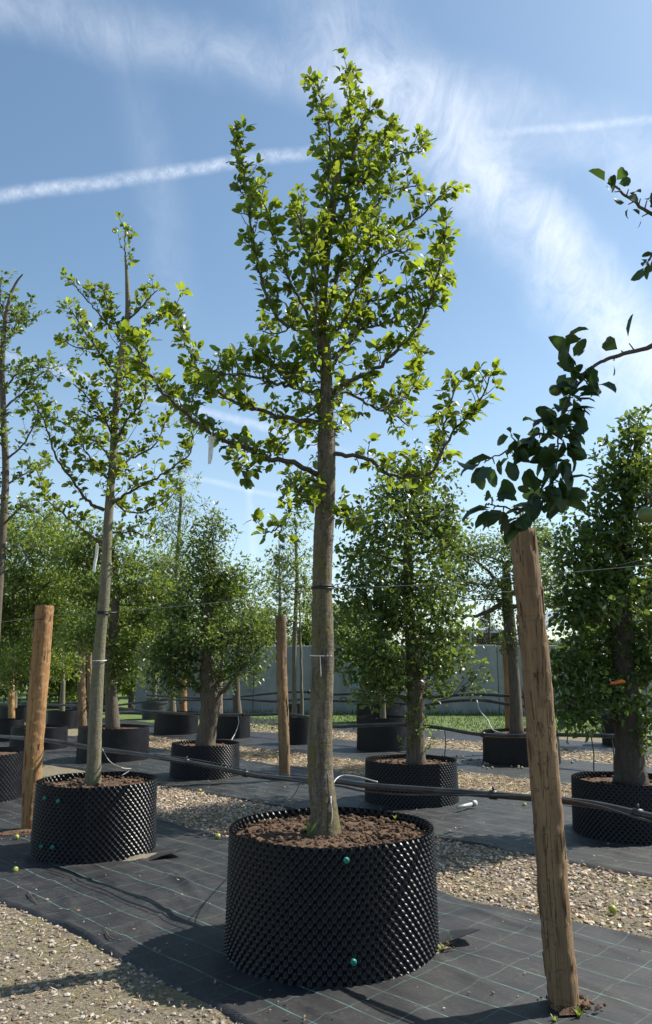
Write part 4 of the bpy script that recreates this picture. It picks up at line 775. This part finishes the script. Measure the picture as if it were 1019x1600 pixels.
for k in range(36):      # unseen rest of its crown, right of the view, added to cast shade
    z = rng.uniform(1.9, 4.6); j = np.argmin(np.abs(TP[:, 2] - z)); a = rng.uniform(-2.2, 2.2); L = rng.uniform(.5, 1.25) * (1 if z < 3.6 else .7)
    if math.cos(a) < 0: L *= .55
    if k > 20: a = rng.uniform(.6, 1.5); L = rng.uniform(1.3, 2.1)  # long unseen boughs added to dapple the ground near the leaning stake
    q0 = TP[j]; q1 = q0 + np.array([math.cos(a) * L, math.sin(a) * L, rng.uniform(.15, .7)]); P = T.branch([q0, (q0 + q1) / 2 - (0, 0, .05), q1], .012, .004, M['twig'], seg=6, sub=4); T.dress(P, .06, .08, (.04, .22), .2, (4, 8), tone=.3)
for a, b_ in (((897, 606), (869, 602)), ((884, 640), (860, 640)), ((877, 662), (884, 647))): T.tw.add(*tube(np.array([at(*a, 2.6), (at(*a, 2.6) + at(*b_, 2.6)) / 2 + (0, 0, .01), at(*b_, 2.6)]), [.003, .0025, .002], 5, cap=False))
j = np.argmin(np.abs(TP[:, 2] - 1.95)); P = T.branch([TP[j], (TP[j] + at(1040, 770, 2.5)) / 2 + (0, 0, .08), at(1040, 770, 2.5), at(1020, 782, 2.5), at(1013, 796, 2.5)], .010, .0025, M['twig'], seg=6, wig=.004)
# most of its leaves lie outside the view: single leaves are those that show
Pn = np.concatenate(T.P); Dn = np.concatenate(T.D); Sn = np.concatenate(T.S); Tn = np.concatenate(T.T)
def topx(P):
    c, s = math.cos(PITCH), math.sin(PITCH); y = P[:, 1] * c + (P[:, 2] - CAMZ) * s; z = -P[:, 1] * s + (P[:, 2] - CAMZ) * c
    return 509.5 + FPX * P[:, 0] / y, 800 - FPX * z / y, y
X_, Y_, Z_ = topx(Pn); vis = (X_ < 1030) & (Z_ > 0); ix = np.where(vis)[0][:300]; rest = np.setdiff1d(np.arange(len(Pn)), ix)
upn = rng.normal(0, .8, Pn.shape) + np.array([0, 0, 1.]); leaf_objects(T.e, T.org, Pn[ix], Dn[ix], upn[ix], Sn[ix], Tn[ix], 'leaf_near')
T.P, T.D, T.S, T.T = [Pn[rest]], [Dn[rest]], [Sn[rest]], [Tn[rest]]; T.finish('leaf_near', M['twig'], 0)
# apples
def apple_mesh(mat):
    n, sg = 12, 18; V = []; F = []
    for i in range(n + 1):
        a = math.pi * i / n; r = math.sin(a) * (1 + .08 * math.cos(a)); z = math.cos(a) * .88 - .22 * math.exp(-(r / .28) ** 2) * (1 if z_sign(a) else -.6)
        V += [(r * math.cos(k * 2 * math.pi / sg) * (1 + .02 * math.cos(5 * k)), r * math.sin(k * 2 * math.pi / sg), z) for k in range(sg)]
    for i in range(n):
        for k in range(sg): F.append((i * sg + k, i * sg + sg + k, i * sg + sg + (k + 1) % sg, i * sg + (k + 1) % sg))
    return mkmesh('apple', V, F, mat)
def z_sign(a): return a < math.pi / 2
stem_me = None
def apple(p, r, me, label, group, stem=True, rot=(0, 0, 0)):
    global stem_me
    e = empty('apple', p, label, 'apple', group); e.rotation_euler = rot; o = obj('fruit', me, e); o.scale = (r, r, r)
    if stem_me is None: S = Soup(); S.add(*tube([(0, 0, .6), (.05, 0, .9), (.16, .03, 1.25)], [.07, .05, .06], 6)); stem_me = S.mesh('stem', M['twig'])
    s = obj('stem', stem_me, e); s.scale = (r, r, r); return e
am = apple_mesh(M['apple']); ag = apple_mesh(M['apple_green'])
for (x, y, r) in ((868, 610, 11), (859, 649, 12), (884, 655, 11), (1012, 805, 15)):
    apple(at(x, y, 2.6 if x < 1000 else 2.5), r * pxm(2.6), ag, 'green apple hanging among the large dark leaves' if x < 1000 else 'pale green apple hanging alone before the dense dark tree', 'apples on the overhanging branch', True, (.2, .3, 0))
for (x, y, r, lab, gp) in ((26, 1314, 4, 'yellow green apple on the cloth by the orange stake foot', None), (24, 1365, 4, 'yellow apple on the cloth in the shade of the cornered container', None), (340, 1313, 4.5, 'green apple at the cloth edge between the two near containers', None), (958, 1430, 6.5, 'yellow apple lying on the gravel right of the leaning stake', None),
                          (820, 1262, 3, 'small apple on the second cloth behind the leaning stake', None), (312, 1240, 3, 'small apple on the gravel before the stout forked tree', None)):
    p = G(x, y); rr = r * pxm(p[1]); apple(p + np.array([0, 0, rr * .8 + .014]), rr, am, lab, gp, False if False else True, (rng.uniform(0, 3), rng.uniform(0, 3), 0))
fm = mkmesh('fruit', ICO * np.array([1, 1, .95]), ICF, M['fruit'], True)
for k in range(46):
    x, y = (rng.normal(745, 38), rng.normal(1192, 9)) if k < 30 else (rng.uniform(690, 900), rng.uniform(1180, 1215))
    p = G(x, y); o = obj('fallen_fruit', fm, None, (p[0], p[1], .034)); r = rng.uniform(.016, .026); o.scale = (r, r, r); o.rotation_euler = (0, 0, rng.uniform(0, 6)); tag(o, 'small fallen fruit scattered before the container under horizontal branches', 'fruit', 'fallen fruit on the far cloth')

# ------------------------------------------------------------------ pipes, tubes, wires, ties
def hose(name, pts, r, mat, label, cat='pipe', seg=10, sub=6, clips=(), group=None):
    P = smoothpath(pts, sub); e = empty(name, P[0], label, cat, group); S = Soup(); S.add(*tube(P, r, seg)); obj('hose', S.mesh('hose', mat, P[0]), e)
    for c_ in clips:
        i = int(c_ * (len(P) - 1)); d = unit(P[min(i + 1, len(P) - 1)] - P[max(i - 1, 0)]); S = Soup(); S.add(*tube([P[i] - d * r * 1.1, P[i] + d * r * 1.1], r * 1.35, 10)); S.add(*tube([P[i] + np.array([0, 0, r]), P[i] + np.array([0, 0, r * 2.4])], r * .35, 6)); obj('clip', S.mesh('clip', M['rubber'], P[0]), e)
    return P
p1 = [(-70, 1146), (22, 1152), (55, 1154), (100, 1160), (150, 1169), (200, 1176), (250, 1184), (300, 1192), (350, 1202), (400, 1212), (450, 1217), (480, 1219), (530, 1221), (570, 1227), (635, 1232), (720, 1238), (820, 1246), (880, 1251), (935, 1258), (990, 1270), (1030, 1279), (1100, 1300)]
PIPE1 = hose('irrigation_pipe', [atn(x, y, 3.82 if x > 420 else 3.86) for x, y in p1], .0185, M['pipe'], 'thick black irrigation pipe strung behind the near row trunks', clips=(.33, .42, .74, .92), group='black irrigation pipes')
hose('drip_line', [atn(x, y + (4 + 6 * math.sin(x * .013)) * (1 if x > 300 else .4), 3.79) for x, y in p1], .006, M['pipe'], 'thin black drip line slung under the thick pipe', 'drip line', 6)
hose('drip_line', [atn(x, y, 3.77) for x, y in ((240, 1178), (300, 1186), (350, 1195), (400, 1206), (480, 1213))], .004, M['pipe'], 'fine black tube lying along the thick pipe left of the large trunk', 'drip line', 6)
p2 = [(60, 1100), (130, 1103), (192, 1107), (240, 1112), (310, 1116), (380, 1117), (425, 1116), (450, 1116), (485, 1122), (520, 1135), (560, 1134), (625, 1132), (685, 1137), (745, 1147), (805, 1150), (870, 1148), (950, 1150), (1040, 1154)]
hose('irrigation_pipe', [atn(x, y, 9.3 if x > 500 else 9.3) for x, y in p2], .026, M['pipe'], 'black irrigation pipe slung behind the second row of containers', clips=(.3, .66, .78), group='black irrigation pipes')
hose('irrigation_pipe', [atn(x, y, 12.6) for x, y in ((230, 1086), (292, 1090), (350, 1092), (372, 1089), (430, 1083), (475, 1081), (520, 1085), (560, 1084), (615, 1087), (670, 1089), (735, 1085), (790, 1087), (900, 1094), (1040, 1092))], .03, M['pipe'], 'upper far black pipe sagging in front of the concrete wall', clips=(.4, .7), group='black irrigation pipes')
hose('irrigation_pipe', [atn(x, y, 12.45) for x, y in ((230, 1092), (300, 1094), (370, 1092), (430, 1096), (480, 1092), (520, 1095), (600, 1097), (660, 1102), (700, 1096), (750, 1094), (800, 1101), (870, 1106), (1040, 1102))], .03, M['pipe'], 'lower far black pipe sagging in front of the concrete wall', clips=(.5,), group='black irrigation pipes')
hose('irrigation_pipe', [atn(x, y, 12.2) for x, y in ((-60, 1101), (0, 1102), (60, 1102), (140, 1105), (200, 1100), (250, 1092))], .028, M['pipe'], 'far black pipe behind the thick orange stake', group='black irrigation pipes')
# pale drip tubes looping from the pipe
YB = YM - .09
hose('drip_tube', [atn(590, 1222, 3.76), atn(560, 1214, 3.74), atn(535, 1212, 3.7), atn(522, 1222, 3.6), at(517, 1245, YM - .06), at(519, 1275, YM - .08), at(514, 1300, YM - .09)], .0045, M['tubew'], 'pale drip tube looping from the pipe to the large trunk', 'tube', 6)
hose('drip_tube', [at(511, 1320, YM - .1), at(512, 1290, YM - .1), at(513, 1240, YM - .1), at(511, 1205, YM - .095)], .003, M['rubber'], 'thin black tube rising along the large trunk foot', 'tube', 6)
hose('drip_tube', [atn(470, 1219, 3.82), (atn(470, 1219, 3.82) + G(455, 1262, .3)) / 2 + (0, 0, .02), G(440, 1262, .62), at(445, 1290, 5.1)], .0035, M['rubber'], 'thin black tube dropping behind the large container', 'tube', 6)
hose('drip_tube', [atn(160, 1170, 3.83), atn(172, 1190, 3.83), atn(192, 1200, 3.85), at(205, 1202, 7.5), at(190, 1212, 7.45)], .004, M['tubew'], 'pale drip tube curling into the cornered container', 'tube', 6)
hose('drip_tube', [atn(745, 1094, 12.4), atn(750, 1110, 12.3), atn(762, 1125, 12.1), atn(770, 1140, 11.9), at(788, 1147, cD[1] - .2)], .012, M['tubew'], 'pale tube curving down into the container under horizontal branches', 'tube', 6)
hose('drip_tube', [atn(372, 1117, 9.3), atn(373, 1130, 9.2), atn(368, 1145, 9.0), at(362, 1156, 12.1)], .008, M['tubew'], 'pale tube dropping into the container of the stout forked trunk', 'tube', 6)
for (x, y) in ((924, 1151), (955, 1150), (695, 1139)):
    a = atn(x, y, 9.3); hose('drip_tube', [a, a + np.array([.0, -.05, -.2]), a + np.array([-.03, -.12, -.45]), a + np.array([.05, -.2, -a[2] + .05])], .008, M['rubber'], 'thin black tube hanging from the second row pipe', 'tube', 6, group='tubes hanging from the second pipe')
# row wire at about 2.1 m
wz = 2.12
wp = [(-8 * .70711 * -1, 0, 0)]
A_ = un(np.array([-3.0, 12.0]), np.array([3.62, 3.80])); 
Wp = [np.array([A_[0][0], A_[0][1], 2.1]), np.array([1.14, 4.08, 2.08]), np.array([0.10, 4.97, 2.10]), np.array([cL[0] + .1, cL[1] + .08, 2.12]), np.array([-2.86, 8.14, 2.13]), np.array([A_[1][0], A_[1][1], 2.13])]
e = empty('support_wire', Wp[0], 'thin steel wire strung along the near row at stake height', 'wire')
for a, b_ in zip(Wp[:-1], Wp[1:]):
    S = Soup(); m_ = (a + b_) / 2 - np.array([0, 0, .012]); S.add(*tube(smoothpath([a, m_, b_], 4), .0016, 5)); obj('wire_span', S.mesh('wire_span', M['wire'], Wp[0]), e)
W2 = [atn(x, y, 7.5) for x, y in ((520, 905), (640, 920), (795, 925), (1040, 865))]
e = empty('support_wire', W2[0], 'thin steel wire among the bushy second row trees', 'wire')
S = Soup(); S.add(*tube(W2, .003, 5)); obj('wire_span', S.mesh('wire_span', M['wire'], W2[0]), e)
# ties round the trunks
def tie(p, r, h, mat, name, label, turns=1, tail=None, ecc=0.):
    e = empty(name, p, label, 'tie'); S = Soup()
    for k in range(turns):
        th = np.linspace(0, 2 * math.pi, 29); P = np.stack([np.cos(th) * (r + .002), np.sin(th) * (r + .002), (k - (turns - 1) / 2) * h * 1.6 + .004 * np.sin(th + k)], 1); S.add(*tube(P, h * .8, 6, cap=False))
    obj('loop', S.mesh('loop', mat), e)
    if tail is not None: S = Soup(); S.add(*tube(smoothpath([np.array(q) for q in tail], 4), h * .6, 6)); obj('tail', S.mesh('tail', mat), e)
p = at(504, 918, YM); tie(p, wm(33.5), .0075, M['rubber'], 'trunk_tie', 'black rubber tie round the large trunk at wire height', 2, [(wm(35), .0, 0), (wm(35) + .05, .05, .004), (wm(35) + .09, .08, .03)])
p = at(503, 1024, YM); tie(p, wm(35.5), .0042, M['white'], 'trunk_string', 'white string tied round the large trunk', 1, [(-.01, -wm(38), 0), (-.008, -wm(38) - .006, -.05), (-.004, -wm(38) - .003, -.13)])
p = at(161, 957, YL); tie(p, wl(18), .010, M['rubber'], 'trunk_tie', 'black rubber tie round the slender grey trunk', 2, [(wl(21), 0, 0), (wl(21) + .05, .05, 0)])
p = at(156, 1032, YL); tie(p, wl(19.5), .005, M['white'], 'trunk_string', 'white string tied round the slender grey trunk', 1)
p = at(174, 1067, cE[1]); tie(p, 8.5 * pxm(cE[1]), .012, M['white'], 'trunk_string', 'white string on the dark trunk behind the slender one', 1)
for (p, hh, lab) in ((at(64, 968, 8.14), .004, 'rusty wire loop near the top of the orange stake'),):
    tie(p, 14.2 * pxm(8.1), hh, M['rubber'], 'stake_wire', lab, 1)
p = np.array(at(70, 968, 8.14))
# marker tapes
def tape(p, w_, L, mat, label, n=2, lean=.1):
    e = empty('marker_tape', p, label, 'tape')
    for k in range(n):
        S = Soup(); x0 = (k - (n - 1) / 2) * w_ * 1.2; pts = []
        for i in range(7):
            s = i / 6; cx = x0 + lean * (k - .3) * L * s; y = .012 * math.sin(s * 5 + k); 
            for t_ in (0, .0012): pts += [(cx - w_ / 2, y + t_, -L * s * (1 - .15 * k)), (cx + w_ / 2, y + .004 * math.sin(3 * s) + t_, -L * s * (1 - .15 * k) + .004)]
        F = []
        for i in range(6):
            a = i * 4; F += [(a, a + 1, a + 5, a + 4), (a + 2, a + 6, a + 7, a + 3), (a, a + 4, a + 6, a + 2), (a + 1, a + 3, a + 7, a + 5)]
        S.add(pts, F); obj('strip', S.mesh('strip', mat), e)
    S = Soup(); th = np.linspace(0, 6.283, 13); S.add(*tube(np.stack([np.zeros(13), .012 * np.cos(th), .012 * np.sin(th) + .006], 1), .0025, 5, cap=False)); obj('knot', S.mesh('knot', mat), e)
tape(at(331, 681, YM - .46), .020, .18, M['white'], 'white marker tape hanging from the lowest left branch of the tall tree', 2, -.12)
tape(at(556, 1047, cG[1] - .4), .05, .30, M['teal'], 'teal marker tape hanging in front of the concrete wall', 1)
tape(at(152, 852, YL - .1), .028, .25, M['white'], 'white marker tape hanging by the slender grey trunk', 1, .2)
o3 = at(968, 1066, cA[1] - .38); e = empty('trunk_tape', o3, 'orange tape tied round the thick dark trunk', 'tape'); S = Soup()
S.add(*tube([(-.06, .04, -.012), (-.03, 0, 0), (.02, -.02, .008), (.05, .0, .004)], [.012, .018, .022, .012], 8)); S.add(*bxv(-.085, -.03, .0, .012, -.02, .006)); S.add(*tube([(.02, .0, .0), (.04, .12, -.01), (.05, .26, -.02)], .006, 6)); obj('knot', S.mesh('knot', M['orange']), e)

# ------------------------------------------------------------------ small things on the cloth
def flap(pts, th_, label):
    e_pts = np.array(pts, float); o = e_pts[0].copy(); o[2] = .02; V = []; n = len(e_pts)
    for q in e_pts: V.append(q - o)
    for q in e_pts: V.append(q - o + np.array([0, 0, th_]))
    F = [tuple(range(n))[::-1], tuple(n + k for k in range(n))] + [(k, (k + 1) % n, n + (k + 1) % n, n + k) for k in range(n)]
    me = mkmesh('cloth_flap', V, F, M['cloth'], False); ob = obj('cloth_flap', me, None, o); return tag(ob, label, 'cloth flap', 'cut flaps of ground cloth')
flap([G(660, 1483, .02), G(690, 1476, .03), G(722, 1464, .06), G(750, 1453, .085), G(738, 1451, .07), G(705, 1455, .04), G(678, 1458, .025)], .003, 'cut cloth flap lifting beside the large container')
flap([G(232, 1346, .02), G(252, 1338, .04), G(290, 1328, .07), G(270, 1325, .05), G(240, 1326, .02)], .003, 'cut cloth flap lifting beside the cornered container')
def sandpatch(c, rx, ry, n, seed, label, mat='sand'):
    V = [(0, 0, .012)]; F = []; 
    for i in (1, 2, 3):
        for k in range(n): a = 2 * math.pi * k / n; q = i / 3 * (1 + .22 * math.sin(3 * a + seed) + .14 * math.sin(7 * a + seed) + rng.uniform(-.06, .06)); V.append((rx * q * math.cos(a), ry * q * math.sin(a), .012 * (1 - (i / 3) ** 2) - (.006 if i == 3 else 0)))
    for k in range(n): F.append((0, 1 + k, 1 + (k + 1) % n))
    for i in range(2):
        for k in range(n): a = 1 + i * n + k; b_ = 1 + i * n + (k + 1) % n; F.append((a, a + n, b_ + n, b_))
    o = obj('sand_spill', mkmesh('sand_spill', V, F, M[mat]), None, (c[0], c[1], .024)); o.rotation_euler = (0, 0, R(40)); return tag(o, label, 'sand', kind='stuff')
sandpatch(G(672, 1490), .17, .07, 26, 1., 'spilled sand at the right foot of the large container')
sandpatch(G(226, 1342), .22, .06, 26, 2., 'spilled soil at the foot of the cornered container')
0 and sandpatch(G(930, 1540), .12, .05, 26, 4., 'pale sand streak right of the leaning stake')
sandpatch(G(893, 1578), .105, .075, 26, 3., 'dark earth round the foot of the leaning stake', 'soil'); sandpatch(G(30, 1303), .24, .11, 26, 5., 'dark earth round the foot of the orange stake', 'soil')
for (q, rad, cnt, lab) in ((G(893, 1578), .16, 70, 'crumbs of earth at the foot of the leaning stake'), (G(26, 1305), .3, 90, 'crumbs of earth at the foot of the orange stake'), (G(672, 1488), .14, 60, 'crumbs of soil at the right foot of the large container')):
    a = rng.uniform(0, 6.28, cnt); r_ = rad * np.sqrt(rng.random(cnt)); V, F, tn = stones(np.stack([q[0] + r_ * np.cos(a), q[1] + .6 * r_ * np.sin(a), np.full(cnt, .034)], 1), .004 + .013 * rng.random(cnt) ** 2.5, .8); tag(obj('earth_crumbs', mkmesh('earth_crumbs', V, F, M['soil'], False, tn)), lab, 'earth', kind='stuff')
# weeds
def weed(p, n, L, label, tone=.9, wdt=.006, group='small weeds by containers and stakes'):
    e = empty('weed', p, label, 'weed', group); V = []; F = []; 
    for k in range(n):
        a = rng.uniform(0, 6.28); l = L * rng.uniform(.5, 1.1); b_ = len(V); dx, dy = math.cos(a), math.sin(a)
        for s in (0, .4, .75, 1): 
            r = l * .55 * s ** 1.5; z = l * (s - .25 * s * s); w_ = wdt * (1 - s) ** .6 + .0004
            V += [(dx * r - dy * w_, dy * r + dx * w_, z), (dx * r + dy * w_, dy * r - dx * w_, z)]
        F += [(b_ + 2 * i, b_ + 2 * i + 1, b_ + 2 * i + 3, b_ + 2 * i + 2) for i in range(3)]
    tag(obj('blades', mkmesh('blades', V, F, M['leaf_lime'], True, np.full(len(V), tone)), e), kind='stuff')
zs = .66 - .05 + .012
weed(G(484, 1308, zs), 9, .16, 'bright green seedling in the large container soil'); weed(G(492, 1300, zs), 6, .08, 'small sprout beside the large trunk foot', .9, .008)
weed(G(618, 1282, zs), 5, .05, 'tiny weed in the soil right of the large trunk'); weed(G(690, 1492), 14, .09, 'green weed at the right foot of the large container'); weed(G(905, 1592), 16, .07, 'low weeds at the foot of the leaning stake'); weed(G(868, 1600), 10, .06, 'low weeds in front of the leaning stake foot')
# sticks and clumps
def stick(pts, r, label):
    P = smoothpath([np.array(q) for q in pts], 4); o = P[0].copy(); S = Soup(); S.add(*tube(P, np.linspace(r, r * .5, len(P)), 6, rough=.15)); S.add(*tube([P[3], P[3] + np.array([.03, .02, .012])], [r * .6, r * .3], 5)); tag(obj('stick', S.mesh('stick', M['twig'], o), None, o), label, 'stick', 'dry sticks on the near cloth')
stick([G(44, 1394, .03), G(50, 1402, .035), G(58, 1412, .03)], .006, 'dry stick near the cloth edge by the mossy earth'); stick([G(165, 1455, .03), G(172, 1465, .035), G(180, 1468, .03)], .005, 'short dry stick on the cloth near its edge')
# an offcut of pipe behind the second container
pp = [G(715, 1262, .06), G(738, 1256, .07)]
e = empty('pipe_offcut', pp[0], 'pale grey pipe offcut lying beside the container with bright shoots', 'pipe'); S = Soup(); S.add(*tube(pp, .02, 10)); obj('hose', S.mesh('hose', M['tubew'], pp[0]), e); S = Soup(); S.add(*tube([pp[1], pp[1] + unit(pp[1] - pp[0]) * .06], .034, 10)); obj('end_fitting', S.mesh('end_fitting', M['tubew'], pp[0]), e)
print('MAIN LEAVES', NMAIN, 'OBJECTS', len(bpy.data.objects))
